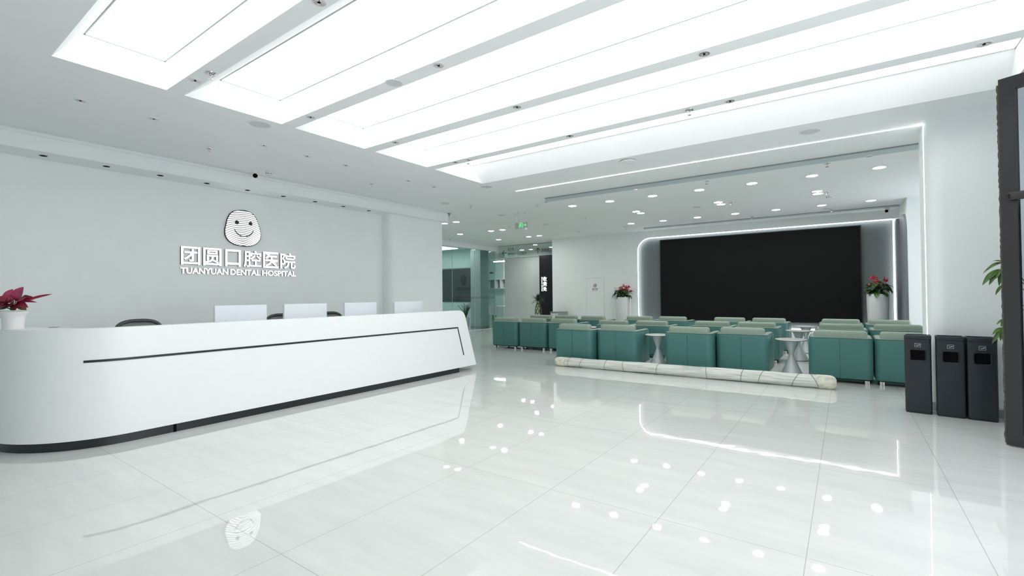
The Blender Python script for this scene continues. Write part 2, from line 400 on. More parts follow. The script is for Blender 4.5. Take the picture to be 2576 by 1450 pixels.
# ------------------------------------------------------------------ reception desk
DZ0, DZ1, DX, TH = 0.085, 1.102, -5.63, 0.13
ARC_R, ARC_Y = 0.85, 1.60
def desk_path(s_):                               # first the left return and the curve, then the straight front; gives x, y, normal
    L0 = 0.9; L1 = ARC_R * PI / 2
    if s_ < L0: return (DX - ARC_R - (L0 - s_), ARC_Y - ARC_R), (0, -1)
    if s_ < L0 + L1:
        a = (s_ - L0) / ARC_R; return (DX - ARC_R + ARC_R * math.sin(a), ARC_Y - ARC_R * math.cos(a)), (math.sin(a), -math.cos(a))
    return (DX, ARC_Y + s_ - L0 - L1), (1, 0)
S_ST = 0.9 + ARC_R * PI / 2
def y_end(z):
    y = 6.77 - (z - DZ0) * 0.335; rr = 0.11
    if z > DZ1 - rr: y -= rr * (1 - math.sqrt(max(0, 1 - ((z - DZ1 + rr) / rr) ** 2)))
    return y
ss = [0, 0.45, 0.9] + [0.9 + ARC_R * PI / 2 * k / 20 for k in range(1, 21)]
fr = [0.0, 0.1, 0.3, 0.5, 0.7, 0.9, 0.97, 1.0]
zs = [DZ0, 0.25, 0.5, 0.75, 0.95] + [DZ1 - 0.11 + 0.11 * math.sin(PI / 2 * k / 8) for k in range(9)]
def desk_rows(off):
    rows = []
    for z in zs:
        row = []
        for s_ in ss:
            (x, y), n = desk_path(s_); row.append((x - n[0] * off, y - n[1] * off, z))
        ye = y_end(z)
        for f in fr[1:]: row.append((DX - off, ARC_Y + (ye - ARC_Y) * f, z))
        rows.append(row)
    return rows
ro, ri = desk_rows(0), desk_rows(TH)
d = MB().grid(ro).grid(ri).grid([ro[0], ri[0]]).grid([ro[-1], ri[-1]])
d.grid([[q[-1] for q in ro], [q[-1] for q in ri]]).grid([[q[0] for q in ro], [q[0] for q in ri]])
desk = thing('reception_desk', 'long white curved reception desk with a thin black inlay line', 'desk', (-6.0, 4.0, 0))
part('front_panel', d, M['desk'], desk, True, True, 40)
# deep return top at the left, work surface and end panel
ct = [(-7.34, 1.30), (-7.34, ARC_Y - ARC_R + 0.02)] + [(DX - ARC_R + (ARC_R - 0.02) * math.sin(PI / 2 * k / 16), ARC_Y - (ARC_R - 0.02) * math.cos(PI / 2 * k / 16)) for k in range(11)]
ct = [p for p in ct if p[1] < 1.29] + [(DX - 0.075, 1.30)]
part('counter_top', MB().prism(ct, 0.034, Matrix.Translation((0, 0, DZ1 - 0.0345))), M['desk'], desk, True, False)
part('worktop', MB().box(-6.55, DX - TH, 1.30, 6.40, 0.725, 0.755), M['desk'], desk, True, False)
part('end_panel', MB().add([(-6.55, 6.70, DZ0), (DX - TH, 6.70, DZ0), (DX - TH, 6.47, 0.75), (-6.55, 6.47, 0.75), (-6.55, 6.65, DZ0), (DX - TH, 6.65, DZ0), (DX - TH, 6.40, 0.75), (-6.55, 6.40, 0.75)],
     [(0, 1, 2, 3), (4, 7, 6, 5), (0, 4, 5, 1), (1, 5, 6, 2), (2, 6, 7, 3), (3, 7, 4, 0)]), M['desk'], desk, True, False)
k = MB(); rows = [[], [], [], []]
for s_ in ss + [S_ST + 1.0, S_ST + (6.32 - ARC_Y)]:
    (x, y), n = desk_path(s_)
    for j, (o, z) in enumerate(((0.022, 0), (0.022, DZ0 + 0.002), (0.10, DZ0 + 0.002), (0.10, 0))): rows[j].append((x - n[0] * o, y - n[1] * o, z))
k.grid(rows + [rows[0]]); k.add([q[-1] for q in rows], [(0, 1, 2, 3)])
kp = part('kick_plate', k, M['black'], desk, True)
part('joint_strip', MB().box(DX - 0.024, DX - 0.016, 1.94, 1.965, 0, DZ0), M['dark'], kp, True, False)
g = MB(); rows = [[], [], [], []]
for s_ in [S_ST - 0.36 + 0.06 * q for q in range(7)] + [S_ST + 6.262 - ARC_Y]:
    (x, y), n = desk_path(s_)
    for j, (o, z) in enumerate(((0.004, 0.789), (0.004, 0.811), (-0.005, 0.811), (-0.005, 0.789))): rows[j].append((x + n[0] * o, y + n[1] * o, z))
g.grid(rows + [rows[0]]); g.add([q[-1] for q in rows], [(0, 1, 2, 3)]); g.add([q[0] for q in rows], [(3, 2, 1, 0)])
A, B = (6.262, 0.811), (6.424, 0.298); t_ = 0.017
g.prism([(A[0] - t_, A[1]), (A[0] + 0.004, A[1]), (B[0] + 0.004, B[1]), (B[0] - t_, B[1])], 0.009, Matrix(((0, 0, 1, DX - 0.005), (1, 0, 0, 0), (0, 1, 0, 0), (0, 0, 0, 1))))
part('inlay_strip', g, M['black'], desk, True, False)
part('cable_grommet', MB().lathe([(0.04, 0), (0.04, 0.004), (0.03, 0.005)], 20, Matrix.Translation((-6.30, 1.16, DZ1 - 0.002))), M['alu'], desk, True)

# monitors seen from behind
def monitor(y0, y1, rz, label):
    wd = y1 - y0; t = thing('desktop_monitor', label, 'monitor', (-6.25, (y0 + y1) / 2, 0.755), rz, 'monitors on the reception desk')
    part('shell', MB().rbox(-0.022, 0.022, -wd / 2, wd / 2, 0.125, 0.523, 0.008, 2), M['monitor'], t)
    part('screen', MB().box(-0.0235, -0.0215, -wd / 2 + 0.012, wd / 2 - 0.012, 0.14, 0.51), M['screen'], t, False, False)
    st = part('stand', MB().box(0.015, 0.05, -0.04, 0.04, 0.008, 0.30), M['monitor'], t, False, False)
    part('foot', MB().rbox(-0.09, 0.12, -0.12, 0.12, 0, 0.010, 0.004, 1), M['monitor'], st)
    part('side_port', MB().box(0.0215, 0.0235, -wd / 2 + 0.012, -wd / 2 + 0.022, 0.37, 0.43), M['trim'], t, False, False)
monitor(2.565, 3.195, 0.0, 'white monitor back, leftmost and largest of the four behind the desk')
monitor(3.43, 4.075, 0.0, 'white monitor back, second from the left behind the desk')
monitor(4.375, 4.975, 0.0, 'white monitor back, third from the left behind the desk')
monitor(5.345, 5.995, 0.0, 'white monitor back, rightmost behind the desk near its rounded end')

# mesh office chairs behind the desk
def office_chair(y, label):
    t = thing('office_chair', label, 'office chair', (-7.0, y, 0), 0, 'office chairs behind the reception desk')
    fr = MB(); pts = []
    for q in range(25):                              # arched back frame: flat top with soft shoulders
        a = PI * q / 24; cx, sx = math.cos(a), math.sin(a)
        pts.append((-0.06 - 0.03 * sx, -0.235 * math.copysign(abs(cx) ** 0.75, cx), 0.90 + 0.205 * abs(sx) ** 0.55))
    pts = [(0.02, -0.20, 0.55)] + [(-0.02, -0.225, 0.72)] + pts[::-1] + [(-0.02, 0.225, 0.72)] + [(0.02, 0.20, 0.55)]
    fr.tube(pts, 0.021, 8)
    part('back_frame', fr, M['chair_frame'], t)
    half = [p for p in pts]
    me = MB(); n = len(half) // 2
    rows = [[half[i], tuple((Vector(half[i]) + Vector(half[-1 - i])) / 2 + Vector((-0.02, 0, 0))), half[-1 - i]] for i in range(n)]
    rows2 = [[tuple(Vector(p) + Vector((-0.008, 0, 0))) for p in rw] for rw in rows]
    me.grid(rows).grid(rows2); part('back_mesh', me, M['mesh'], t)
    part('seat', MB().rbox(0.02, 0.50, -0.25, 0.25, 0.44, 0.52, 0.035, 3), M['mesh'], t)
    part('column', MB().lathe([(0.03, 0.1), (0.03, 0.28), (0.02, 0.28), (0.02, 0.44)], 16, Matrix.Translation((0.26, 0, 0))), M['chair_frame'], t)
    b = MB()
    for q in range(5):
        a = 2 * PI * q / 5; b.tube([(0.26, 0, 0.11), (0.26 + 0.3 * math.cos(a), 0.3 * math.sin(a), 0.07)], [0.022, 0.014], 8)
    bp = part('base', b, M['chair_frame'], t)
    for q in range(5):
        a = 2 * PI * q / 5; part('caster', MB().lathe([(0.028, -0.02), (0.028, 0.02)], 16, Matrix.Translation((0.26 + 0.3 * math.cos(a), 0.3 * math.sin(a), 0.028)) @ Matrix.Rotation(PI / 2, 4, 'X')), M['black'], bp)
office_chair(2.065, 'dark grey mesh chair back showing above the left half of the desk')
office_chair(3.84, 'dark grey mesh chair back mostly hidden by the second monitor from the left')
office_chair(4.68, 'dark grey mesh chair back showing between the two middle monitors')

# ------------------------------------------------------------------ lettering and emblem on the reception wall
sign = thing('wall_sign', 'lit white lettering and smiling striped emblem on the reception wall', 'sign', (WX, 3.9, 2.2))
OUT = [(1240,158),(1170,166),(1110,185),(1068,222),(1035,270),(1008,340),(990,430),(974,500),(971,560),(978,615),(998,670),(1022,705),(1050,735),(1088,762),(1130,785),(1180,803),(1230,815),(1300,826),(1370,830),(1430,826),(1485,813),(1525,793),(1560,768),(1590,735),(1610,700),(1620,655),(1622,605),(1613,545),(1600,490),(1583,430),(1563,375),(1540,318),(1510,265),(1475,224),(1425,192),(1370,170),(1305,158)]
# zoom pixels -> metres on the wall (measured from the sign's own proportions)
def ez(p): 
    u = (p[0] - 970) / 652.0; y = 3.600 + (0.596 * u + 0.0 * u)
    return y, 2.862 - (p[1] - 158 - 62 * (u - 0.45)) / 672.0 * 0.625
outline = [ez(p) for p in OUT]
oy = [p[0] for p in outline]; oz = [p[1] for p in outline]; ycen = 0.5 * (min(oy) + max(oy)); zcen = 0.5 * (min(oz) + max(oz))
MX = lambda x: Matrix(((0, 0, 1, x), (1, 0, 0, 0), (0, 1, 0, 0), (0, 0, 0, 1)))
em = part('emblem', MB().prism(outline, 0.024, MX(WX)), M['print'], sign, True, True)
def span(y, shrink):                              # vertical extent of the outline at y
    hits = []; n = len(outline)
    pts = [((p[0] - ycen) * shrink + ycen, (p[1] - zcen) * shrink + zcen) for p in outline]
    for i in range(n):
        a, b = pts[i], pts[(i + 1) % n]
        if (a[0] - y) * (b[0] - y) < 0: hits.append(a[1] + (b[1] - a[1]) * (y - a[0]) / (b[0] - a[0]))
    return (min(hits), max(hits)) if len(hits) > 1 else None
ztop, zbot = max(oz), min(oz); NS = 19
EYES = [((1180, 385), 39), ((1425, 405), 37)]
eyes = [(ez(p), rr / 652.0 * 0.596) for p, rr in EYES]
def curve(i, y):
    f = i / NS; peak = ztop - 0.02 + (zbot - ztop + 0.03) * f; a = 0.55 + 3.0 * f ** 2.2
    return peak - a * (y - ycen) ** 2 + 0.0 * y
st = MB(); ny = 170
ysm = [min(oy) + (max(oy) - min(oy)) * (q + 0.5) / ny for q in range(ny)]; dy = (max(oy) - min(oy)) / ny
for i in range(-1, NS + 3):
    for y in ysm:
        sp = span(y, 0.965)
        if not sp: continue
        segs = [(max(curve(i + 1, y) + 0.0125, sp[0]), min(curve(i, y) - 0.0, sp[1]) if i >= 0 else sp[1])]
        if i < 0: segs = [(max(curve(0, y) + 0.0125, sp[0]), sp[1])]
        # leave the eyes and the smile open
        for (ey, e_z), er in eyes:
            if abs(y - ey) < er:
                h = math.sqrt(er * er - (y - ey) ** 2); ns = []
                for a, b in segs:
                    if b <= e_z - h or a >= e_z + h: ns.append((a, b))
                    else:
                        if a < e_z - h: ns.append((a, e_z - h))
                        if b > e_z + h: ns.append((e_z + h, b))
                segs = ns
        my, mr = ez((1305, 470)), 0.160
        if abs(y - my[0]) < mr:
            um = (y - my[0]) / mr; zc = my[1] - 0.160 + 0.118 * (0.55 * um ** 2 + 0.45 * um ** 4); hw = 0.0085 * (1 + 1.4 * ((y - my[0]) / mr) ** 2); ns = []
            for a, b in segs:
                if b <= zc - hw or a >= zc + hw: ns.append((a, b))
                else:
                    if a < zc - hw: ns.append((a, zc - hw))
                    if b > zc + hw: ns.append((zc + hw, b))
            segs = ns
        for a, b in segs:
            if b - a > 0.001: st.box(WX + 0.0235, WX + 0.029, y - dy / 2, y + dy / 2, a, b)
part('emblem_stripes', st, M['letters'], em, True, False)
for ch, y0, y1 in zip('团圆口腔医院', (2.972, 3.280, 3.607, 3.898, 4.227, 4.537), (3.237, 3.547, 3.849, 4.193, 4.502, 4.825)):
    cw = y1 - y0
    back = place_text('chinese_character', ch, face_x(WX, y0, 1.893), cw, 0.285, 0.028, M['print'], sign, 0.011)
    place_text('lit_face', ch, face_x(WX + 0.028, y0, 1.893), cw, 0.285, 0.006, M['letters'], back, 0.011)
for word, y0, wd_ in (('TUANYUAN', 2.964, 0.689), ('DENTAL', 3.687, 0.493), ('HOSPITAL', 4.213, 0.623)):
    back = place_text('english_word', word, face_x(WX, y0, 1.752), wd_, 0.097, 0.022, M['print'], sign, 0.022)
    place_text('lit_face', word, face_x(WX + 0.022, y0, 1.752), wd_, 0.097, 0.005, M['letters'], back, 0.022)

# ------------------------------------------------------------------ ceiling fixtures
def spot_proto(loc, label, group):
    t = thing('recessed_spotlight', label, 'spotlight', loc, 0, group)
    part('trim_ring', MB().lathe([(0.052, 0.0), (0.052, -0.006), (0.044, -0.006), (0.042, 0.0)], 28, None, False, False), M['trim'], t)
    c = MB(); n = 20; rnd = random.Random(3)
    for q in range(n):                               # faceted reflector
        a0, a1 = 2 * PI * q / n, 2 * PI * (q + 1) / n; z = -0.004 + rnd.uniform(-0.001, 0.004)
        c.add([(0.042 * math.cos(a0), 0.042 * math.sin(a0), -0.004), (0.042 * math.cos(a1), 0.042 * math.sin(a1), -0.004), (0.009 * math.cos(a1), 0.009 * math.sin(a1), -0.001 - rnd.uniform(0, 0.006)), (0.009 * math.cos(a0), 0.009 * math.sin(a0), -0.001 - rnd.uniform(0, 0.006))], [(0, 1, 2, 3)])
    part('reflector', c, M['pink_chrome'], t, False, False)
    part('bulb', MB().lathe([(0.011, -0.001), (0.011, -0.007), (0.006, -0.008)], 14), M['dark'], t)
    return t
G1 = 'unlit spotlights in the row along the reception ceiling'
rowp = [(-6.30, 1.35), (-6.30, 1.97), (-6.27, 3.18), (-6.26, 3.79), (-6.23, 4.41), (-6.22, 5.66), (-6.19, 6.26)]
sp0 = None
for i, (x, y) in enumerate(rowp):
    lb = 'small unlit ceiling spotlight, %s from the left in the row above the reception desk' % ORD[i]
    if sp0 is None: sp0 = spot_proto((x, y, CZ), lb, G1)
    else: dup(sp0, (x, y, CZ), None, lb)
G2 = 'unlit spotlights in the beams between the light panels'
for b, (nm, pts) in enumerate((('first ceiling beam, the one nearest the camera', [(-4.88, 1.845), (-2.90, 1.845)]), ('second ceiling beam from the camera', [(-4.86, 2.985), (-2.87, 2.97)]),
        ('third ceiling beam from the camera', [(-4.78, 4.13), (-2.84, 4.13), (-0.94, 4.15)]), ('fourth, farthest ceiling beam', [(-4.78, 5.29), (-2.83, 5.29), (-0.96, 5.34), (0.95, 5.35)]))):
    side = {2: ['left', 'right'], 3: ['left', 'middle', 'right'], 4: ['leftmost', 'second from left', 'third from left', 'rightmost']}[len(pts)]
    for sd, (x, y) in zip(side, pts): dup(sp0, (x, y, CZ), None, 'unlit ceiling spotlight on the %s, %s one' % (nm, sd), G2)
t = None
for i in range(9):
    lb = 'black recessed downlight, %s from the left under the reception wall bulkhead' % ORD[i]; loc = (-8.15, 1.40 + 0.615 * i, 3.17)
    if t is None:
        t = thing('black_downlight', lb, 'downlight', loc, 0, 'black downlights under the bulkhead')
        part('ring', MB().lathe([(0.040, 0.001), (0.040, -0.004), (0.033, -0.004), (0.031, 0.001)], 24, None, False, False), M['black'], t)
        part('cavity', MB().lathe([(0.033, 0.0005), (0.033, -0.002), (0.0, -0.001)], 24, None, True, False), M['dark'], t)
    else: dup(t, loc, None, lb)
# lit downlights
LIT = [(-9.12, 9.63), (-8.68, 9.62), (-10.33, 11.64), (-9.07, 11.68), (-8.63, 11.69), (-10.3, 13.71), (-8.96, 13.67), (-8.53, 13.67)]
LIT2 = [[(-5.05, 9.53), (-4.15, 9.55), (-3.22, 9.57), (-2.30, 9.59), (-1.38, 9.61), (-0.45, 9.63), (0.47, 9.66)],
        [(-4.16, 11.16), (-4.15, 11.45), (-2.28, 11.15), (-2.28, 11.45), (-0.44, 11.18), (-0.44, 11.46)],
        [(-5.0, 12.98), (-4.10, 13.05), (-3.19, 13.04), (-2.27, 13.05), (-1.36, 13.07), (-0.43, 13.07), (0.48, 13.08)]]
LIT3 = [(-10.24, 15.79 + 0.3), (-11.91, 17.6), (-11.43, 17.6), (-10.2, 17.3)]
t = None
def lit(x, y, lb, gp):
    global t
    if t is None:
        t = thing('lit_downlight', lb, 'downlight', (x, y, CZ), 0, gp)
        part('trim_ring', MB().lathe([(0.098, 0.0), (0.097, -0.008), (0.088, -0.010), (0.086, 0.0)], 28, None, False, False), M['trim'], t)
        part('diffuser', MB().lathe([(0.087, 0.0), (0.087, -0.006), (0.0, -0.0065)], 28, None, False, False), M['lamp'], t)
    else: dup(t, (x, y, CZ), None, lb, gp)
for i, (x, y) in enumerate(sorted(LIT, key=lambda p: p[0] / p[1])):
    lb = 'lit downlight, %s from the left in the ceiling near the glass partition' % ORD[i]
    lit(x, y, lb, 'lit downlights near the glass partition')
for r_, (nm, pts) in enumerate(zip(('the nearest row over the armchairs', 'the middle paired row over the armchairs', 'the far row in front of the black screen'), LIT2)):
    for i, (x, y) in enumerate(pts):
        if r_ == 1: lb = 'lit downlight, %s one of the %s pair in the middle row over the armchairs' % (('nearer', 'farther')[i % 2], ('left', 'middle', 'right')[i // 2])
        else: lb = 'lit downlight, %s from the left in %s' % (ORD[i], nm)
        lit(x, y, lb, 'lit downlights over the armchairs')
for i, (x, y) in enumerate(sorted(LIT3, key=lambda p: p[0] / p[1])):
    lit(x, y, 'lit round downlight, %s from the left seen through the hanging glass sign' % ORD[i], 'lit downlights in the corridor')
for i, (x, y) in enumerate(((-13.0, 13.6), (-13.0, 14.4), (-12.55, 14.35))):  # lamps added to brighten the potted plant behind the glass
    lit(x, y, 'added lit downlight, %s from the left inside the room behind the glass partition' % ORD[i], 'added downlights in the glazed room')
# sprinklers
SPR = [(-4.61, 1.865, 'on the first ceiling beam beside a spotlight, nearest the camera'), (-6.96, 2.80, 'above the emblem near the bulkhead'), (-6.92, 5.42, 'near the right end of the reception bulkhead'),
       (-4.55, 5.32, 'at the left end of the fourth ceiling beam'), (-1.37, 5.33, 'in the middle of the fourth ceiling beam'), (-6.84, 8.07, 'just right of the bulkhead end'),
       (-5.62, 8.91, 'left of the smoke curtain end, above the exit sign'), (-8.10, 11.35, 'just left of the green exit sign'), (-11.61, 12.53, 'above the glass partition header'),
       (-5.60, 11.30, 'midway between exit sign and black screen'), (-7.94, 13.88, 'above the top left corner of the white back wall'), (-5.54, 13.98, 'above the rounded corner of the lit niche'),
       (-0.21, 8.85, 'nearest the pillar behind the smoke curtain'), (-2.01, 8.90, 'behind the middle of the smoke curtain'), (-2.05, 11.36, 'beside the middle pair of lit downlights'),
       (-0.28, 11.44, 'beside the right pair of lit downlights'), (-2.02, 13.96, 'above the middle of the black screen'), (-0.26, 13.90, 'above the right end of the black screen')]
t = None
for i, (x, y, where) in enumerate(SPR):
    lb = 'small metal ceiling sprinkler ' + where
    if t is None:
        t = thing('ceiling_sprinkler', lb, 'sprinkler', (x, y, CZ), 0, 'ceiling sprinklers')
        part('escutcheon', MB().lathe([(0.045, 0.0), (0.043, -0.005), (0.030, -0.008), (0.028, -0.002)], 24, None, False, False).lathe([(0.03, -0.001), (0.0, -0.0015)], 24, None, False, False), M['chrome'], t)
        hd = MB().lathe([(0.012, 0), (0.012, -0.022), (0.008, -0.025)], 14).tube([(0.010, 0, -0.02), (0.015, 0, -0.04), (0.004, 0, -0.057)], 0.003, 6).tube([(-0.010, 0, -0.02), (-0.015, 0, -0.04), (-0.004, 0, -0.057)], 0.003, 6)
        part('head', hd, M['chrome'], t)
        part('deflector', MB().lathe([(0.021, -0.056), (0.021, -0.059)], 18), M['chrome'], t)
    else: dup(t, (x, y, CZ), None, lb)
# round loudspeakers
t = None
for x, y, r_, where in ((-5.54, 2.76, 0.13, 'beside the second light panel, above the emblem'), (-3.45, 2.97, 0.085, 'on the second ceiling beam'), (-5.42, 6.86, 0.115, 'below the far end of the last light panel'),
                        (-0.34, 6.96, 0.125, 'at the right in front of the lit ceiling line')):
    lb = 'round white ceiling loudspeaker ' + where
    t = thing('ceiling_speaker', lb, 'loudspeaker', (x, y, CZ), 0, 'round ceiling loudspeakers')
    part('ring', MB().lathe([(r_, 0.0), (r_, -0.004), (r_ * 0.93, -0.008), (r_ * 0.86, -0.004), (r_ * 0.86, 0)], 40, None, False, False), M['trim'], t)
    part('grille', MB().lathe([(r_ * 0.87, -0.004), (r_ * 0.5, -0.006), (0.0, -0.007)], 40, None, False, False), M['disc'], t)
for x, y, where in ((-7.13, 7.55, 'right beside the bulkhead end'), (-7.07, 9.54, 'between bulkhead end and exit sign'), (-7.04, 11.6, 'right of the green exit sign'), (-5.40, 13.54, 'above the left corner of the lit niche'),
                    (-6.99, 13.63, 'above the fire hydrant door'), (-2.81, 11.49, 'left of the middle pair of lit downlights'), (-0.36, 13.68, 'above the right end of the screen')):
    rr = 0.07 if 'hydrant' not in where else 0.06
    t = thing('ceiling_disc', 'flat grey round ceiling plate ' + where, 'ceiling plate', (x, y, CZ), 0, 'flat round ceiling plates')
    part('plate', MB().lathe([(rr + 0.02, 0.0), (rr + 0.02, -0.006), (rr, -0.009), (0, -0.009)], 32, None, False, False), M['disc'], t)
t = thing('wireless_access_point', 'white domed round device on the ceiling between light panels and lit line', 'access point', (-2.65, 6.79, CZ))
part('mount', MB().lathe([(0.085, 0), (0.085, -0.02)], 32), M['trim'], t)
part('housing', MB().lathe([(0.095, -0.012), (0.118, -0.022), (0.115, -0.036), (0.07, -0.046), (0, -0.048)], 36, None, True, False), M['trim'], t)
def smoke_detector(x, y, label):
    t = thing('smoke_detector', label, 'smoke detector', (x, y, CZ), 0, 'smoke detectors')
    part('base', MB().lathe([(0.055, 0), (0.055, -0.02)], 24), M['pot'], t)
    part('head', MB().lathe([(0.05, -0.02), (0.05, -0.045), (0.035, -0.055), (0, -0.055)], 24, None, True, False), M['pot'], t)
    v = MB()
    for q in range(8): v.box(0.0485, 0.0515, -0.008, 0.008, -0.043, -0.033, Matrix.Rotation(2 * PI * q / 8, 4, 'Z'))
    part('vent_slots', v, M['dark'], t, False, False)
smoke_detector(-7.52, 3.90, 'cream smoke detector on the ceiling beside the dome camera')
smoke_detector(-0.26, 11.9, 'cream smoke detector on the ceiling beside the right pair of lit downlights')
def dome_camera(loc, look, label):
    t = thing('dome_camera', label, 'camera', loc, 0, 'surveillance cameras')
    part('base', MB().lathe([(0.055, 0), (0.055, -0.022), (0.048, -0.03)], 28), M['trim'], t)
    d_ = Vector(look).normalized(); q = d_.to_track_quat('Z', 'Y').to_matrix().to_4x4()
    ball = [(0.05 * math.sin(PI * k / 12), 0.05 * -math.cos(PI * k / 12)) for k in range(13)]
    part('ball', MB().lathe([(max(a, 0.0004), b) for a, b in ball], 28, Matrix.Translation((0, 0, -0.058)) @ q), M['trim'], t)
    part('lens', MB().lathe([(0.036, 0.034), (0.034, 0.046), (0.022, 0.053), (0.0, 0.055)], 24, Matrix.Translation((0, 0, -0.058)) @ q, True, False), M['dark'], t)
dome_camera((-7.68, 3.76, CZ), (0.75, -0.45, -0.5), 'white dome camera with black lens hanging by the bulkhead')
dome_camera((0.84, 14.55, CZ), (-0.3, -1, -0.5), 'white dome camera in the ceiling corner above the right of the screen')
t = thing('bullet_camera', 'small white camera mounted on the right end of the bulkhead', 'camera', (-7.90, 8.50, 3.36), 0, 'surveillance cameras')
part('bracket', MB().box(-0.03, 0.01, 0.0, 0.02, -0.03, 0.03), M['alu'], t, False, False)
part('body', MB().lathe([(0.03, 0), (0.034, 0.02), (0.034, 0.10), (0.028, 0.11)], 20, Matrix.Translation((0.0, 0.065, -0.095))), M['trim'], t)
# LED lines
solo('ceiling_light_line', MB().box(-5.20, PX + 0.004, 7.494, 7.506, CZ - 0.006, CZ + 0.004), M['led'], 'long thin white light line across the ceiling before the seating area', 'light strip', (-2.2, 7.5, CZ), None, False)
solo('pillar_light_line', MB().box(PX - 0.004, PX + 0.01, 7.493, 7.507, 0.0, CZ - 0.004), M['led'], 'thin vertical white light line on the edge of the white pillar', 'light strip', (PX, 7.5, 0), None, False)
# smoke curtains
def smoke_curtain(y, x0, x1, h, label, clamps):
    t = thing('smoke_curtain', label, 'smoke curtain', ((x0 + x1) / 2, y, CZ), 0, 'smoke curtains on the ceiling')
    part('film', MB().box(x0, x1, y - 0.004, y + 0.004, CZ - h, CZ - 0.012), M['smoke'], t, True, False)
    part('top_rail', MB().box(x0, x1, y - 0.012, y + 0.012, CZ - 0.014, CZ), M['alu'], t, True, False)
    for x in clamps: part('clamp', MB().box(x - 0.03, x + 0.03, y - 0.014, y + 0.014, CZ - h - 0.004, CZ - h + 0.016), M['chrome'], t, True, False)
smoke_curtain(8.42, -5.10, 1.25, 0.085, 'long grey smoke curtain hanging from the ceiling behind the light line', (-5.08, -3.15, 0.3))
smoke_curtain(14.17, -5.05, 1.05, 0.045, 'thin grey smoke curtain on the ceiling close above the black screen', (-2.0, 0.9))

# ------------------------------------------------------------------ screen niche
def niche_outline(off=0.0, n=12):
    x0, x1, z0, z1 = NX0 + off, NX1 - off, NZ0 + off, NZ1 - off; r = RD - off; pts = []
    for k in range(n + 1):
        a = PI / 2 * k / n; pts.append((x0 + r - r * math.sin(a), z0 + r - r * math.cos(a))) if False else pts.append((x0 + r * (1 - math.sin(a)), z0 + r * (1 - math.cos(a))))
    for k in range(n + 1):
        a = PI / 2 * k / n; pts.append((x0 + r * (1 - math.cos(a)), z1 - r * (1 - math.sin(a))))
    return [(x1, z0)] + pts + [(x1, z1)]
NYM = Matrix(((1, 0, 0, 0), (0, 0, 1, BY), (0, 1, 0, 0), (0, 0, 0, 1)))
niche = thing('niche_lining', 'grey lining of the rounded lit niche around the black screen', 'wall panel', (-2.3, BY, 1.7))
part('back_board', MB().prism(niche_outline(0.004), 0.02, Matrix.Translation((0, 0.09, 0)) @ NYM), M['grey'], niche, True, False)
ol = niche_outline(0.012)
tb = MB(); tb.tube([(x, BY + 0.012, z) for x, z in ol] + [(ol[0][0], BY + 0.012, ol[0][1])], 0.010, 8)
part('light_strip', tb, M['led2'], niche, True)
# grey side board with its rounded front corner
sb = thing('side_board', 'tall grey board with rounded top corner on the side wall of the niche', 'wall panel', (1.08, 14.1, 0))
def yz(poly, x0, d): return MB().prism(poly, d, Matrix(((0, 0, 1, x0), (1, 0, 0, 0), (0, 1, 0, 0), (0, 0, 0, 1))))
rr = 0.45; y0, y1, zt = 13.26, BY - 0.002, 3.10
poly = [(y1, 0.0), (y1, zt)] + [(y0 + rr - rr * math.sin(PI / 2 * k / 12), zt - rr + rr * math.cos(PI / 2 * k / 12)) for k in range(13)] + [(y0, 0.0)]
part('front_board', yz(poly, 1.055, 0.045), M['grey2'], sb, True, True)
part('rear_board', MB().box(1.0, 1.054, 14.45, BY - 0.002, 0, zt), M['grey2'], sb, True, False)
scr = thing('led_wall_screen', 'huge matte black screen on the back wall', 'screen', (-2.235, BY, 0.5))
part('display', MB().box(-4.79, 0.32, BY - 0.01, BY + 0.088, 0.56, 3.05), M['screen'], scr, True, False)
part('bezel', MB().box(-4.812, -4.79, BY - 0.012, BY + 0.088, 0.54, 3.07).box(0.32, 0.342, BY - 0.012, BY + 0.088, 0.54, 3.07).box(-4.79, 0.32, BY - 0.012, BY + 0.088, 3.05, 3.07).box(-4.79, 0.32, BY - 0.012, BY + 0.088, 0.54, 0.56), M['black'], scr, True, False)

# ------------------------------------------------------------------ armchairs
def plan(off, arm=0.70, wd=0.81, r=0.11, n=8):   # U-shaped line, inset by off: left arm front -> back -> right arm front
    rr = max(r - off, 0.012); x0, x1, y0 = off, wd - off, off
    pts = [(x0, arm), (x0, arm * 0.55), (x0, y0 + rr)]
    pts += [(x0 + rr - rr * math.cos(PI / 2 * k / n), y0 + rr - rr * math.sin(PI / 2 * k / n)) for k in range(1, n + 1)]
    pts += [(x0 + (x1 - x0) * f, y0) for f in (0.25, 0.5, 0.75)]
    pts += [(x1 - rr + rr * math.sin(PI / 2 * k / n), y0 + rr - rr * math.cos(PI / 2 * k / n)) for k in range(0, n + 1)]
    pts += [(x1, arm * 0.55), (x1, arm)]
    return pts
def u_sweep(profile):                             # profile: (inset, z) loop
    rows = [[(x, y, z) for x, y in plan(o)] for o, z in profile]
    m = MB().grid(rows + [rows[0]]); n = len(profile)
    m.add([rw[0] for rw in rows], [list(range(n))]); m.add([rw[-1] for rw in rows], [list(range(n))]); return m
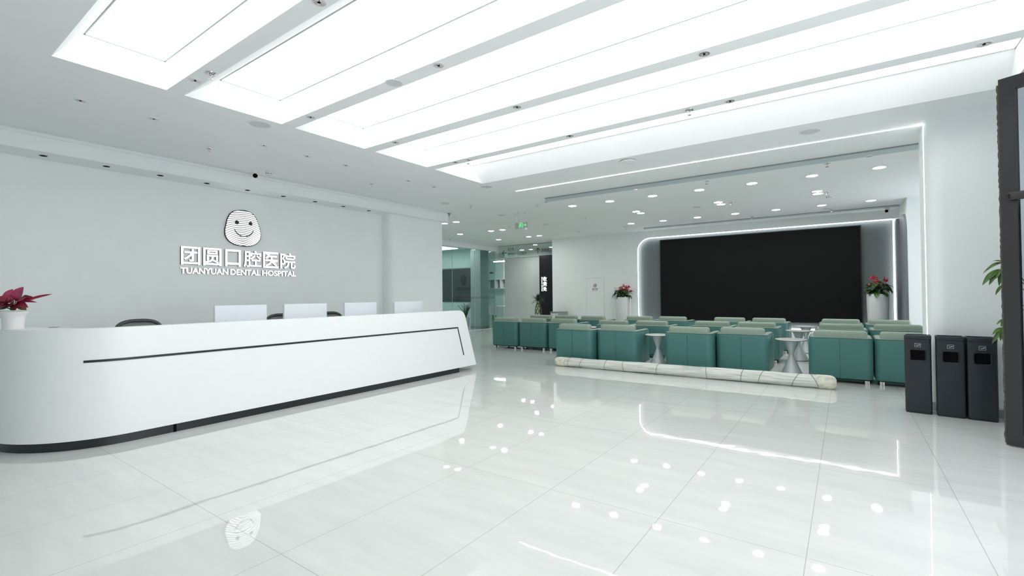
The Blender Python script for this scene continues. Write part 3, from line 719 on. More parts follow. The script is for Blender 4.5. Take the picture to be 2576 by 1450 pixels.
def armchair(label, group):
    t = thing('armchair', label, 'armchair', (0, 0, 0), 0, group)
    part('shell', u_sweep([(0.012, 0.075), (0.0, 0.095), (0.0, 0.30), (0.0, 0.50), (0.001, 0.645), (0.005, 0.664), (0.014, 0.674), (0.036, 0.668), (0.040, 0.60), (0.040, 0.10), (0.034, 0.078)]), M['teal'], t, False, True, 50)
    part('rim', u_sweep([(0.018, 0.664), (0.019, 0.680), (0.030, 0.687), (0.075, 0.690), (0.115, 0.680), (0.128, 0.66), (0.130, 0.30), (0.042, 0.30), (0.042, 0.64)]), M['sage'], t, False, True, 50)
    part('piping', u_sweep([(0.004, 0.666), (0.010, 0.664), (0.016, 0.672), (0.012, 0.679), (0.006, 0.676)]), M['teal_p'], t)
    for a, b, c_, d_ in ((0.402, 0.407, -0.0016, 0.01), (-0.0016, 0.01, 0.47, 0.475), (0.80, 0.8116, 0.47, 0.475)):
        part('seam', MB().box(a, b, c_, d_, 0.09, 0.655), M['teal_d'], t, False, False)
    part('base', MB().box(0.05, 0.765, 0.05, 0.68, 0.055, 0.16), M['under'], t, False, False)
    part('front_apron', MB().rbox(0.125, 0.69, 0.62, 0.695, 0.09, 0.30, 0.02, 2), M['teal'], t)
    part('seat_cushion', MB().rbox(0.132, 0.683, 0.10, 0.72, 0.29, 0.44, 0.05, 4), M['sage'], t)
    part('back_cushion', MB().rbox(0.070, 0.745, 0.045, 0.21, 0.42, 0.785, 0.045, 4), M['sage'], t)
    for x in (0.055, 0.700):
        for y in (0.055, 0.61):
            part('leg', MB().rbox(x, x + 0.06, y, y + 0.06, 0.0, 0.085, 0.006, 2, None, True), M['chrome'], t)
    return t
CH = [('nearest', [(-4.78, 8.18), (-3.955, 8.35), (-2.665, 8.42), (-1.845, 8.60), (-0.495, 8.63), (0.325, 8.66)]),
      ('middle', [(-7.61, 9.76), (-6.785, 9.80), (-5.96, 9.84), (-4.65, 9.76), (-3.83, 9.90), (-2.70, 10.33), (-1.87, 10.33), (-0.495, 10.46), (0.33, 10.60)]),
      ('farthest', [(-7.58, 11.42), (-6.76, 11.42), (-5.94, 11.42), (-4.82, 11.85), (-4.00, 11.97), (-2.69, 12.08), (-1.865, 12.12), (-0.515, 12.27), (0.31, 12.27)])]
EXTRA = {('nearest', 0): 'behind the left end of the reed roll', ('nearest', 5): 'half hidden by the ash bins', ('nearest', 3): 'left of the nearest full side table', ('nearest', 4): 'right of the nearest full side table',
         ('middle', 0): 'nearest the reception desk', ('farthest', 8): 'in front of the right white planter', ('farthest', 0): 'in front of the woven bamboo plant'}
proto = None
for row, pts in CH:
    for i, (x, y) in enumerate(pts):
        lb = 'teal armchair seen from behind, %s from the left in the %s row' % (ORD[i], row)
        if (row, i) in EXTRA: lb = 'teal armchair %s, %s from left in %s row' % (EXTRA[(row, i)], ORD[i], row)
        gp = 'armchairs of the %s row' % row
        if proto is None: proto = armchair(lb, gp); proto.location = (x, y, 0)
        else: dup(proto, (x, y, 0), 0, lb, gp)

# side tables
TB = [(-2.90, 8.82, 'between the second and third armchairs of the nearest row'), (-0.75, 9.00, 'between the fourth and fifth armchairs of the nearest row'),
      (-0.79, 11.10, 'brightly lit, in the aisle gap of the middle row'), (-0.755, 12.55, 'in the aisle gap of the farthest row, below the screen'), (-4.89, 10.12, 'glimpsed behind the first armchairs of the nearest row')]
tp = None
for x, y, where in TB:
    lb = 'small round hourglass side table ' + where
    if tp is None:
        tp = thing('side_table', lb, 'side table', (x, y, 0), 0, 'hourglass side tables')
        part('tabletop', MB().lathe([(0.222, 0.586), (0.232, 0.591), (0.232, 0.598), (0.228, 0.602), (0.0, 0.602)], 48, None, True, False), M['table_top'], tp)
        part('edge_band', MB().lathe([(0.210, 0.580), (0.2335, 0.587), (0.2335, 0.5905), (0.21, 0.5905)], 48, None, False, False), M['table_edge'], tp)
        pr = []
        for k in range(25):
            z = 0.012 + 0.57 * k / 24; u = z / 0.585
            r_ = 0.030 + (0.142 * max(0, (0.585 - u) / 0.585) ** 1.08 if u < 0.585 else 0.085 * ((u - 0.585) / 0.415) ** 1.1); r_ = math.hypot(r_, 0.012); pr.append((r_, z))
        part('base', MB().lathe(pr, 48), M['table_base'], tp, False, True, 60)
        part('foot_ring', MB().lathe([(0.168, 0.0), (0.175, 0.004), (0.173, 0.013)], 48), M['alu'], tp)
    else: dup(tp, (x, y, 0), None, lb)

# ------------------------------------------------------------------ reed roll on the floor
A = Vector((-4.53, 7.93, 0)); B = Vector((-0.20, 8.04, 0)); R0 = 0.083
roll = thing('reed_roll', 'long bound roll of white reed matting lying on the floor', 'roll', A)
def roll_pt(u, a, k=1.0):
    rnd = math.sin(u * 43.0 + a * 3) * 0.0022 + math.sin(u * 17 + a * 5 + 1) * 0.0025
    r_ = (R0 + 0.010 * u) * k + rnd; p = A.lerp(B, u); ax = (B - A).normalized(); n = Vector((-ax.y, ax.x, 0))
    return p + n * (r_ * math.cos(a)) + Vector((0, 0, R0 + 0.010 * u + 0.003 + r_ * math.sin(a)))
rows = []
NA = 36; NU = 90
for i in range(NU + 1): rows.append([roll_pt(i / NU, 2 * PI * k / NA, 1 + 0.02 * ((k * 7) % 3 - 1) * (0.5 if k % 2 else 1)) for k in range(NA)])
part('matting', MB().grid(rows, True), M['roll'], roll, True, True, 60)
for u, rr_, nm in ((0.0, -1, 'left'), (1.0, 1, 'right')):
    ax = (B - A).normalized() * rr_; e = MB(); rws = []; rnd = random.Random(int(u) + 5)
    for s_, k_ in ((-0.16, 1.035), (-0.05, 1.06), (0.0, 1.03), (0.035, 0.93), (0.062, 0.70), (0.072, 0.42), (0.066, 0.15), (0.06, 0.02)):
        rws.append([roll_pt(u, 2 * PI * k / NA, k_ * (1 + rnd.uniform(-0.025, 0.025))) + ax * (s_ + rnd.uniform(-0.003, 0.003)) for k in range(NA)])
    e.grid(rws, True); part('wrapped_end', e, M['roll_end'], roll, True, True, 80)
for u, dt in ((0.055, 0.004), (0.115, 0.007), (0.225, 0.004), (0.30, -0.003), (0.44, 0.004), (0.62, -0.002), (0.74, 0.004), (0.80, 0.008), (0.905, 0.012), (0.955, -0.012)):
    pts = [roll_pt(min(max(u + dt * math.sin(2 * PI * k / 28 + 0.6), 0), 1), 2 * PI * k / 28, 1.02) for k in range(29)]
    part('tie_cord', MB().tube(pts, 0.0035, 5, False), M['cord'], roll, True)
fl = MB(); rws = []
for i in range(7):
    rws.append([roll_pt(0.535 + 0.012 * i + 0.006 * math.sin(j * 2.1 + i), 0.2 + 0.27 * j, 1.05 + 0.05 * abs(math.sin(i * 1.7 + j * 2.3)) + (0.35 * max(0, i - 4) / 2 if 3 < j < 6 else 0)) for j in range(10)])
fl.grid(rws); part('plastic_film', fl, M['film'], roll, True, True, 80)

# ------------------------------------------------------------------ ash bins
def ash_bin(loc, rz, label):
    t = thing('ash_bin', label, 'bin', loc, rz, 'ash bins by the pillar')
    w_, d_, h_ = 0.232, 0.215, 0.876
    part('body', MB().rbox(0, w_, 0, d_, 0.018, 0.832, 0.022, 4, None, True), M['bin'], t)
    part('base_ring', MB().rbox(0.004, w_ - 0.004, 0.004, d_ - 0.004, 0.0, 0.02, 0.02, 3, None, True), M['black'], t)
    lid = MB(); o = 0.002
    def loop(ins, z, r_):
        pts = []
        x0, x1, y0, y1 = ins, w_ - ins, ins, d_ - ins
        for cx, cy, a0 in ((x0 + r_, y0 + r_, PI), (x1 - r_, y0 + r_, 1.5 * PI), (x1 - r_, y1 - r_, 0), (x0 + r_, y1 - r_, PI / 2)):
            for k in range(6): a = a0 + PI / 2 * k / 5; pts.append((cx + r_ * math.cos(a), cy + r_ * math.sin(a), z))
        return pts
    rws = [loop(-o, 0.835, 0.024), loop(-o, 0.868, 0.024), loop(0.002, 0.876, 0.022), loop(0.008, 0.876, 0.018), loop(0.012, 0.872, 0.016), loop(0.012, 0.866, 0.016)]
    lid.grid(rws, True); lid.add(rws[-1], [list(range(24))]); lid.add(rws[0], [list(range(24))])
    part('ashtray_lid', lid, M['bin'], t)
    # raised rounded frame round a flat black sheet; the pocket's shade is in its colour
    fx0, fx1, fz0, fz1 = 0.045, 0.190, 0.585, 0.722
    def rl(i, y, r_=0.022):
        pts = []
        for cx, cz, a0 in ((fx0 + i + r_, fz0 + i + r_, PI), (fx1 - i - r_, fz0 + i + r_, 1.5 * PI), (fx1 - i - r_, fz1 - i - r_, 0), (fx0 + i + r_, fz1 - i - r_, PI / 2)):
            for k in range(5): a = a0 + PI / 2 * k / 4; pts.append((cx + r_ * math.cos(a), y, cz + r_ * math.sin(a)))
        return pts
    fr_ = part('opening_frame', MB().grid([rl(0, 0.001), rl(0.001, -0.007), rl(0.006, -0.009), rl(0.013, -0.003, 0.012), rl(0.014, -0.0005, 0.012)], True), M['black'], t)
    part('pocket_shade_sheet', MB().add(rl(0.0135, -0.0007, 0.012), [list(range(20))]), M['dark'], fr_, False, False)
    # cigarette pictogram
    p = MB(); cx, cz, hw, hh, b_ = 0.117, 0.767, 0.026, 0.021, 0.0026; y = -0.0012
    for x0, x1, z0, z1 in ((cx - hw, cx + hw, cz + hh - b_, cz + hh), (cx - hw, cx + hw, cz - hh, cz - hh + b_), (cx - hw, cx - hw + b_, cz - hh, cz + hh), (cx + hw - b_, cx + hw, cz - hh, cz + hh)): p.box(x0, x1, y, 0, z0, z1)
    rot = Matrix.Translation((cx + 0.004, 0, cz - 0.001)) @ Matrix.Rotation(-math.radians(28), 4, 'Y')
    p.box(-0.007, 0.017, y, 0, -0.0032, 0.0032, rot); p.box(-0.014, -0.009, y, 0, -0.0032, 0.0032, rot)
    p.tube([(cx - 0.010, -0.001, cz - 0.006), (cx - 0.013, -0.001, cz + 0.001), (cx - 0.009, -0.001, cz + 0.004), (cx - 0.012, -0.001, cz + 0.010)], 0.0011, 5)
    part('smoking_pictogram', p, M['bin_sign'], t, False, False)
ash_bin((0.532, 6.985, 0), math.radians(-6), 'dark grey ash bin, leftmost of three, standing apart before the pillar edge')
ash_bin((0.800, 6.945, 0), math.radians(-4), 'dark grey ash bin, middle one of the three by the pillar')
ash_bin((1.046, 6.925, 0), math.radians(-3), 'dark grey ash bin, rightmost of three, under the drooping green leaves')

# ------------------------------------------------------------------ glazed entrance door leaf at the right edge
hx, hy = 1.138, 5.985; ang = math.radians(-29)
door = thing('glass_door_leaf', 'open dark-framed tall glass door leaf at the right edge of the room', 'door', (hx, hy, 0), ang)
DH, DW = 3.262, 1.15
part('stile', MB().box(0.018, 0.125, -0.03, 0.03, 0.01, DH), M['door_metal'], door, False, False)
part('stile', MB().box(DW - 0.11, DW, -0.03, 0.03, 0.01, DH), M['door_metal'], door, False, False)
part('top_rail', MB().box(0.125, DW - 0.11, -0.03, 0.03, DH - 0.11, DH), M['door_metal'], door, False, False)
part('bottom_rail', MB().box(0.125, DW - 0.11, -0.03, 0.03, 0.01, 0.12), M['door_metal'], door, False, False)
part('glass_pane', MB().box(0.125, DW - 0.11, -0.006, 0.006, 0.12, DH - 0.11), M['glass_door'], door, False, False)
part('crossbar', MB().rbox(0.075, DW - 0.06, -0.075, -0.04, 2.165, 2.235, 0.006, 2), M['door_metal'], door)
part('bar_bracket', MB().box(0.07, 0.095, -0.075, -0.03, 2.18, 2.22), M['black'], door, False, False)
br = MB(); rnd = random.Random(2); rws = []
for i in range(120):
    z = 0.02 + (DH - 0.06) * i / 119; w_ = rnd.uniform(-0.004, 0.003); rws.append([(0.018, -0.010, z), (0.0 + w_, -0.007, z), (0.0 + w_, 0.007, z), (0.018, 0.010, z)])
br.grid(rws, True); part('brush_seal', br, M['brush'], door, False, False)
# second, darker leaf standing just behind it
d2 = thing('glass_door_leaf', 'darker second glass door leaf behind the crossbar at the far right edge', 'door', (hx + 0.20, hy + 0.10, 0), ang)
part('stile', MB().box(0.0, 0.10, -0.03, 0.03, 0.01, 2.15), M['door_metal'], d2, False, False)
part('top_rail', MB().box(0.10, 0.95, -0.03, 0.03, 2.05, 2.15), M['door_metal'], d2, False, False)
part('bottom_rail', MB().box(0.10, 0.95, -0.03, 0.03, 0.01, 0.11), M['door_metal'], d2, False, False)
part('glass_pane', MB().box(0.10, 0.95, -0.006, 0.006, 0.11, 2.05), M['glass_dark'], d2, False, False)

# ------------------------------------------------------------------ plants
def leaf(mb, base, tip, width, up=(0, 0, 1), droop=0.15, fold=0.25, shape='oval', n=8):
    """a solid little leaf blade from base to tip, with a midrib fold and a bend"""
    base, tip = Vector(base), Vector(tip); ax = tip - base; L = ax.length; ax = ax / L; up = Vector(up)
    side = ax.cross(up); side = side.normalized() if side.length > 1e-4 else Vector((1, 0, 0)); nrm = side.cross(ax).normalized()
    rows = []
    for i in range(n + 1):
        u = i / n
        if shape == 'oval': w_ = math.sin(PI * min(1, u ** 0.85)) ** 0.8
        elif shape == 'heart': w_ = (1.15 * (1 - u) ** 0.75 * (min(1, u * 6 + 0.55))) if u < 1 else 0
        else: w_ = (math.sin(PI * u ** 0.6)) ** 0.9 if u < 1 else 0
        w_ = max(w_, 0.02) * width / 2; c = base + ax * (L * u) + nrm * (droop * L * (math.sin(PI * u) * 0.8 - 0.6 * u * u))
        rows.append([c - side * w_ + nrm * (fold * w_), c - side * w_ * 0.5 + nrm * (fold * w_ * 0.35), c, c + side * w_ * 0.5 + nrm * (fold * w_ * 0.35), c + side * w_ + nrm * (fold * w_)])
    low = [[p - nrm * 0.0012 for p in r] for r in rows]
    loops = [r + l[::-1] for r, l in zip(rows, low)]
    mb.grid(loops, True)

# red-leaved plant on the desk
dp = thing('potted_plant', 'red-leaved plant in a small flared white pot on the left end of the desk', 'plant', (-6.215, 0.875, DZ1 + 0.001))
pr = [(0.070, 0.0), (0.073, 0.004), (0.074, 0.06), (0.078, 0.10), (0.088, 0.13), (0.106, 0.150), (0.108, 0.158), (0.104, 0.162), (0.086, 0.170), (0.084, 0.176), (0.078, 0.176), (0.076, 0.150)]
part('pot', MB().lathe(pr, 40, None, True, False), M['pot'], dp, False, True, 45)
part('soil', MB().lathe([(0.077, 0.160), (0.0, 0.168)], 24, None, False, False), M['soil'], dp)
V_ = Vector((0.815, 0.578, 0))                      # image right, level
F_ = Vector((-0.578, 0.815, 0))                    # away from the camera
def lv(kind, b, e, w_, shape='oval', droop=0.10, fold=0.15, tilt=0.55):
    q = lambda p: V_ * p[0] + F_ * p[2] + Vector((0, 0, p[1]))
    m_ = MB(); bb_, ee = q(b), q(e); leaf(m_, bb_, ee, w_, up=-F_ + Vector((0, 0, tilt)), droop=droop, fold=fold, shape=shape, n=10)
    part('leaf', m_, M[kind], dp)
    part('stem', MB().tube([Vector((b[0] * 0.15, 0, 0.165)), (bb_ + Vector((0, 0, 0.165))) / 2 + Vector((0, 0, 0.01)), bb_], 0.003, 6), M['stem'], dp)
lv('leaf_p', (0.040, 0.258, -0.02), (0.112, 0.388, -0.03), 0.100, tilt=0.0)
lv('leaf_p', (-0.088, 0.270, 0.0), (-0.030, 0.372, 0.02), 0.058, tilt=0.0)
lv('leaf_p', (-0.068, 0.290, 0.05), (-0.068, 0.360, 0.06), 0.035, tilt=0.0)
lv('leaf_r', (0.0, 0.250, -0.03), (0.100, 0.262, -0.11), 0.075)
lv('leaf_r', (-0.03, 0.245, -0.03), (0.045, 0.268, -0.12), 0.075)
lv('leaf_r', (-0.05, 0.25, -0.02), (-0.11, 0.235, -0.10), 0.08)
lv('leaf_r', (0.01, 0.235, -0.03), (0.005, 0.205, -0.12), 0.07)
lv('leaf_r', (0.05, 0.28, 0.02), (0.125, 0.305, 0.02), 0.045)
lv('leaf_g', (-0.04, 0.20, -0.02), (-0.02, 0.185, -0.10), 0.06)
lv('leaf_g', (0.05, 0.20, -0.02), (0.075, 0.182, -0.09), 0.05)
lv('leaf_g', (-0.06, 0.20, -0.02), (-0.085, 0.182, -0.08), 0.05)
lv('leaf_r', (0.03, 0.268, 0.02), (0.150, 0.285, 0.05), 0.065)
lv('leaf_r', (0.05, 0.262, 0.06), (0.215, 0.325, 0.14), 0.030, droop=0.05)
lv('leaf_r', (0.04, 0.255, 0.0), (0.165, 0.278, -0.08), 0.065)
lv('leaf_r', (0.06, 0.255, 0.02), (0.190, 0.250, 0.02), 0.022)
lv('leaf_r', (0.065, 0.250, -0.03), (0.190, 0.205, -0.06), 0.060)
lv('leaf_o', (0.05, 0.235, 0.0), (0.135, 0.178, -0.02), 0.062)
lv('leaf_r', (-0.01, 0.285, 0.01), (-0.09, 0.265, -0.09), 0.075)
lv('leaf_r', (0.00, 0.262, -0.02), (0.035, 0.235, -0.13), 0.070)
lv('leaf_r', (-0.02, 0.262, 0.02), (-0.13, 0.300, 0.02), 0.065)
lv('leaf_r', (-0.03, 0.252, 0.0), (-0.15, 0.240, -0.03), 0.060)
lv('leaf_r', (0.02, 0.245, -0.02), (0.085, 0.222, -0.11), 0.060)
lv('leaf_r', (0.03, 0.225, -0.02), (0.100, 0.195, -0.08), 0.050)
lv('leaf_r', (-0.02, 0.235, -0.02), (-0.055, 0.210, -0.11), 0.065)
lv('leaf_o', (-0.03, 0.215, 0.0), (-0.105, 0.188, -0.04), 0.055)
lv('leaf_g', (0.0, 0.215, 0.0), (0.02, 0.20, -0.09), 0.060)
lv('leaf_g', (0.02, 0.205, 0.03), (0.07, 0.190, -0.05), 0.050)
lv('leaf_r', (0.0, 0.27, 0.05), (-0.02, 0.31, 0.14), 0.06)

# tall white planters with red anthuriums
def anthurium(x, y, zt, r_, seed, label, nleaf, nflower, spread):
    t = thing('planter', label, 'plant', (x, y, 0), 0, 'tall white planters with red anthuriums'); rnd = random.Random(seed)
    part('pot', MB().lathe([(r_ * 0.80, 0.0), (r_ * 0.82, 0.01), (r_ * 0.93, zt * 0.5), (r_, zt - 0.006), (r_ - 0.004, zt), (r_ - 0.018, zt), (r_ - 0.022, zt - 0.06)], 48, None, True, False), M['planter'], t, False, True, 45)
    part('soil', MB().lathe([(r_ - 0.02, zt - 0.04), (0, zt - 0.03)], 24, None, False, False), M['soil'], t)
    for i in range(nleaf):
        a = 2 * PI * i * 0.382 + rnd.uniform(-0.3, 0.3); R = rnd.uniform(0.05, 0.85) * spread; h = rnd.uniform(0.03, 0.28) * (1.15 - 0.45 * R / spread)
        b = Vector((R * math.cos(a), R * math.sin(a), zt + h)); L = rnd.uniform(0.12, 0.20)
        e = b + Vector((math.cos(a) * L * 0.8, math.sin(a) * L * 0.8, rnd.uniform(-0.15, 0.0)))
        m_ = MB(); leaf(m_, b, e, rnd.uniform(0.115, 0.16), droop=0.12, fold=0.2, shape='heart', n=7)
        part('leaf', m_, M['leaf_g'] if i % 3 else M['leaf_g2'], t)
    sm = MB()
    for i in range(nleaf):
        a = 2 * PI * i * 0.382; R = 0.5 * spread; sm.tube([(0.03 * math.cos(a), 0.03 * math.sin(a), zt - 0.03), (R * 0.5 * math.cos(a), R * 0.5 * math.sin(a), zt + 0.08), (R * math.cos(a), R * math.sin(a), zt + 0.11)], 0.003, 5)
    part('stems', sm, M['stem'], t)
    for i in range(nflower):
        a = 2 * PI * i / nflower + rnd.uniform(-0.4, 0.4) + 1.0; R = rnd.uniform(0.1, 0.95) * spread; h = rnd.uniform(0.18, 0.40) * (1.1 - 0.3 * R / spread)
        c = Vector((R * math.cos(a), R * math.sin(a), zt + h)); fa = rnd.uniform(0, 2 * PI); dv = Vector((math.cos(fa), math.sin(fa) - 0.5, rnd.uniform(-0.5, 0.1))).normalized()
        m_ = MB(); leaf(m_, c - dv * 0.045, c + dv * 0.07, rnd.uniform(0.11, 0.14), up=(0, -0.75, 0.7), droop=0.08, fold=0.12, shape='heart', n=6)
        fo = part('spathe', m_, M['spathe'], t)
        part('spadix', MB().tube([c - dv * 0.025 + Vector((0, -0.006, 0.006)), c + Vector((0, -0.012, 0.045))], [0.006, 0.004], 6), M['spadix'], fo)
        part('flower_stem', MB().tube([(0.2 * c.x, 0.2 * c.y, zt - 0.03), (c.x * 0.7, c.y * 0.7, zt + h * 0.5), c - dv * 0.03], 0.003, 5), M['stem'], t)
anthurium(-5.89, 14.5, 1.262, 0.248, 11, 'tall white planter of red anthuriums left of the lit niche', 76, 14, 0.28)
anthurium(0.615, 14.20, 1.312, 0.222, 5, 'tall white planter of red anthuriums right of the black screen', 76, 17, 0.235)

# zamioculcas plants behind the glass partition
def zz_plant(x, y, zt, r_, h, n, seed, label):
    t = thing('potted_plant', label, 'plant', (x, y, 0), 0, 'green plants behind the glass partition'); rnd = random.Random(seed)
    part('pot', MB().lathe([(r_ * 0.86, 0), (r_, zt * 0.4), (r_, zt), (r_ - 0.02, zt), (r_ - 0.02, zt - 0.05)], 36, None, True, False), M['pot'], t)
    part('soil', MB().lathe([(r_ - 0.02, zt - 0.03), (0, zt - 0.03)], 20, None, False, False), M['soil'], t)
    for i in range(n):
        a = 2 * PI * i / n * 2.4 + rnd.uniform(-0.3, 0.3); lean = rnd.uniform(0.05, 0.42) * h; H = h * rnd.uniform(0.65, 1.0)
        pts = [Vector((0.04 * math.cos(a) + lean * u * u * math.cos(a), 0.04 * math.sin(a) + lean * u * u * math.sin(a), zt - 0.03 + H * u)) for u in (0, 0.25, 0.5, 0.75, 1.0)]
        m_ = MB(); m_.tube(pts, [0.011, 0.010, 0.008, 0.006, 0.003], 6)
        for k in range(9):
            u = 0.22 + 0.76 * k / 8; q = u * 4; j = min(3, int(q)); c = pts[j].lerp(pts[j + 1], q - j)
            for sgn in (-1, 1):
                sd = Vector((-math.sin(a), math.cos(a), 0)) * sgn + Vector((math.cos(a) * 0.3, math.sin(a) * 0.3, 0.5))
                leaf(m_, c, c + sd.normalized() * 0.10, 0.045, droop=0.1, fold=0.2, n=4)
        part('frond', m_, M['leaf_g2'] if i % 2 else M['leaf_g'], t)
zz_plant(-13.0, 14.95, 0.44, 0.155, 0.62, 11, 3, 'bushy green plant in a white pot behind the glass partition')
zz_plant(-14.6, 14.9, 0.62, 0.14, 0.42, 8, 8, 'small green plant at the left behind the glass, beside the desk end')

# woven bamboo with a palm-like tuft
bt = thing('potted_plant', 'woven lattice bamboo with a dark leafy tuft before the black column', 'plant', (-9.78, 15.55, 0))
part('pot', MB().lathe([(0.11, 0), (0.15, 0.25), (0.15, 0.28), (0.13, 0.28), (0.13, 0.24)], 32, None, True, False), M['pot'], bt)
part('soil', MB().lathe([(0.135, 0.25), (0, 0.25)], 20, None, False, False), M['soil'], bt)
for i in range(14):
    sgn = 1 if i % 2 else -1; a0 = 2 * PI * (i // 2) / 7; pts = []
    for k in range(25):
        u = k / 24; rr = 0.085 + 0.045 * math.sin(PI * min(1, u * 1.05)) - 0.035 * max(0, u - 0.75) * 4; pts.append((rr * math.cos(a0 + sgn * u * 3.2), rr * math.sin(a0 + sgn * u * 3.2), 0.25 + 0.83 * u))
    part('bamboo_cane', MB().tube(pts, 0.0085, 6), M['stem'], bt)
rnd = random.Random(4)
for i in range(72):
    a = rnd.uniform(0, 2 * PI); el = rnd.uniform(-0.35, 1.4); b = Vector((0.04 * math.cos(a), 0.04 * math.sin(a), 1.05 + rnd.uniform(0, 0.16))); L = rnd.uniform(0.20, 0.32)
    m_ = MB(); leaf(m_, b, b + Vector((math.cos(a) * math.cos(el), math.sin(a) * math.cos(el), math.sin(el))) * L, 0.040, droop=0.16, fold=0.3, shape='lance', n=5)
    part('leaf', m_, M['leaf_g'], bt)

# money tree whose leaves show left of the entrance door
mt = thing('potted_plant', 'drooping hand-shaped green leaves reaching out from behind the dark door frame', 'plant', (1.52, 6.62, 0))
part('pot', MB().lathe([(0.15, 0), (0.19, 0.30), (0.19, 0.34), (0.17, 0.34), (0.17, 0.30)], 32, None, True, False), M['pot'], mt)
part('soil', MB().lathe([(0.175, 0.31), (0, 0.31)], 20, None, False, False), M['soil'], mt)
for k in range(3):
    a0 = 2 * PI * k / 3; part('trunk', MB().tube([(0.025 * math.cos(a0 + u * 7), 0.025 * math.sin(a0 + u * 7), 0.3 + 1.0 * u) for u in [q / 16 for q in range(17)]], 0.022, 8), M['stem'], mt)
O_ = root_of(mt)
def palm(hub, tips, kind='leaf_g2'):
    hub = Vector(hub)
    st_ = part('leaf_stalk', MB().tube([Vector((0, 0, 1.25)), (hub - O_) * 0.55 + Vector((0, 0, 0.62)), hub - O_], 0.004, 6), M['stem'], mt)
    for i, (tp_, w_) in enumerate(tips):
        m_ = MB(); leaf(m_, hub - O_, Vector(tp_) - O_, w_, up=(0, -0.6, 0.8), droop=0.16, fold=0.25, n=8)
        part('leaflet', m_, M[kind], st_)
palm((1.272, 6.66, 1.590), [((1.118, 6.62, 1.440), 0.058), ((1.165, 6.60, 1.438), 0.050), ((1.185, 6.68, 1.455), 0.035), ((1.235, 6.58, 1.425), 0.042), ((1.210, 6.56, 1.50), 0.036), ((1.26, 6.60, 1.47), 0.04)])
palm((1.290, 6.70, 1.655), [((1.135, 6.68, 1.560), 0.030), ((1.190, 6.72, 1.630), 0.018), ((1.22, 6.70, 1.68), 0.024)])
palm((1.280, 6.62, 1.435), [((1.208, 6.60, 1.335), 0.030), ((1.26, 6.60, 1.38), 0.03)])
palm((1.275, 6.58, 1.005), [((1.170, 6.55, 0.945), 0.045), ((1.155, 6.50, 0.855), 0.040), ((1.215, 6.48, 0.895), 0.048), ((1.250, 6.50, 0.890), 0.055), ((1.265, 6.52, 0.93), 0.05)])
palm((1.290, 6.64, 1.095), [((1.215, 6.62, 1.040), 0.022), ((1.245, 6.60, 1.02), 0.035)])

# ------------------------------------------------------------------ things on and before the back wall
hd = thing('fire_hydrant_door', 'flush white fire hydrant door with maroon spiral mark on the back wall', 'cabinet door', (-7.075, BY, 0))
part('leaf', MB().box(-7.405, -6.745, BY - 0.004, BY, 0.05, 1.915), M['wall'], hd, True, False)
part('gap', MB().box(-7.410, -7.405, BY - 0.0015, BY, 0.05, 1.924).box(-6.745, -6.740, BY - 0.0015, BY, 0.05, 1.924).box(-7.405, -6.745, BY - 0.0015, BY, 1.915, 1.920), M['alu'], hd, True, False)
part('hinge', MB().box(-7.408, -7.398, BY - 0.006, BY, 1.02, 1.10), M['alu'], hd, True, False)
sp_ = MB(); pts = []
for k in range(61):
    a = 2 * PI * 2.2 * k / 60; rr = 0.010 + 0.056 * k / 60; pts.append((-7.085 + rr * math.cos(a - 1.0), BY - 0.006, 1.662 + rr * math.sin(a - 1.0)))
for p_, r_ in ((pts, 0.0055),): sp_.tube(p_, r_, 6)
sp_.tube([pts[-1], (-7.07, BY - 0.006, 1.725), (-7.02, BY - 0.006, 1.735)], 0.0055, 6)
part('hose_emblem', sp_, M['print_p'], hd, True)
place_text('lettering', '消火栓', face_ny(-7.19, BY - 0.004, 1.515), 0.215, 0.066, 0.002, M['print_p'], hd, 0.012)
place_text('lettering', 'FIRE HYDRANT', face_ny(-7.19, BY - 0.004, 1.482), 0.215, 0.018, 0.002, M['print_p'], hd)
lb_ = thing('litter_bin', 'low grey steel box bin against the back wall behind the armchairs', 'bin', (-8.32, 14.6, 0))
part('body', MB().rbox(-0.26, 0.26, -0.17, 0.17, 0.02, 0.735, 0.01, 2), M['steel'], lb_)
part('top_plate', MB().rbox(-0.27, 0.27, -0.18, 0.18, 0.735, 0.757, 0.006, 2), M['alu'], lb_)
part('front_panel', MB().prism([(-0.235, 0.70), (0.06, 0.70), (0.0, 0.1), (-0.18, 0.1)], 0.012, Matrix(((1, 0, 0, 0), (0, 0, 1, -0.182), (0, 1, 0, 0), (0, 0, 0, 1)))), M['table_base'], lb_, False, False)
part('divider', MB().box(-0.10, -0.07, -0.188, -0.17, 0.08, 0.70), M['trim'], lb_, False, False)

# exit sign
ex = thing('exit_sign', 'green running-man exit sign hanging on two rods from the ceiling', 'sign', (-6.485, 9.57, 3.0))
part('housing', MB().rbox(-6.672, -6.292, 9.557, 9.583, 3.003, 3.152, 0.012, 2), M['signbox'], ex, True)
for x in (-6.62, -6.40):
    rd = part('rod', MB().tube([(x, 9.57, 3.15), (x, 9.57, CZ)], 0.004, 6), M['trim'], ex, True)
    part('ceiling_cup', MB().lathe([(0.034, 0), (0.026, -0.02), (0.008, -0.034)], 18, Matrix.Translation((x, 9.57, CZ))), M['chrome'], rd, True)
part('lamp_head', MB().lathe([(0.0, -0.062), (0.028, -0.055), (0.040, -0.03), (0.040, 0.0)], 20, Matrix.Translation((-6.36, 9.57, 3.006)), False, True), M['pot'], ex, True)
pic = MB(); y = 9.555
def P2(poly): pic.prism(poly, 0.003, Matrix(((1, 0, 0, 0), (0, 0, -1, 9.558), (0, 1, 0, 0), (0, 0, 0, 1))))
fx0, fx1, fz0, fz1 = -6.545, -6.435, 3.018, 3.138
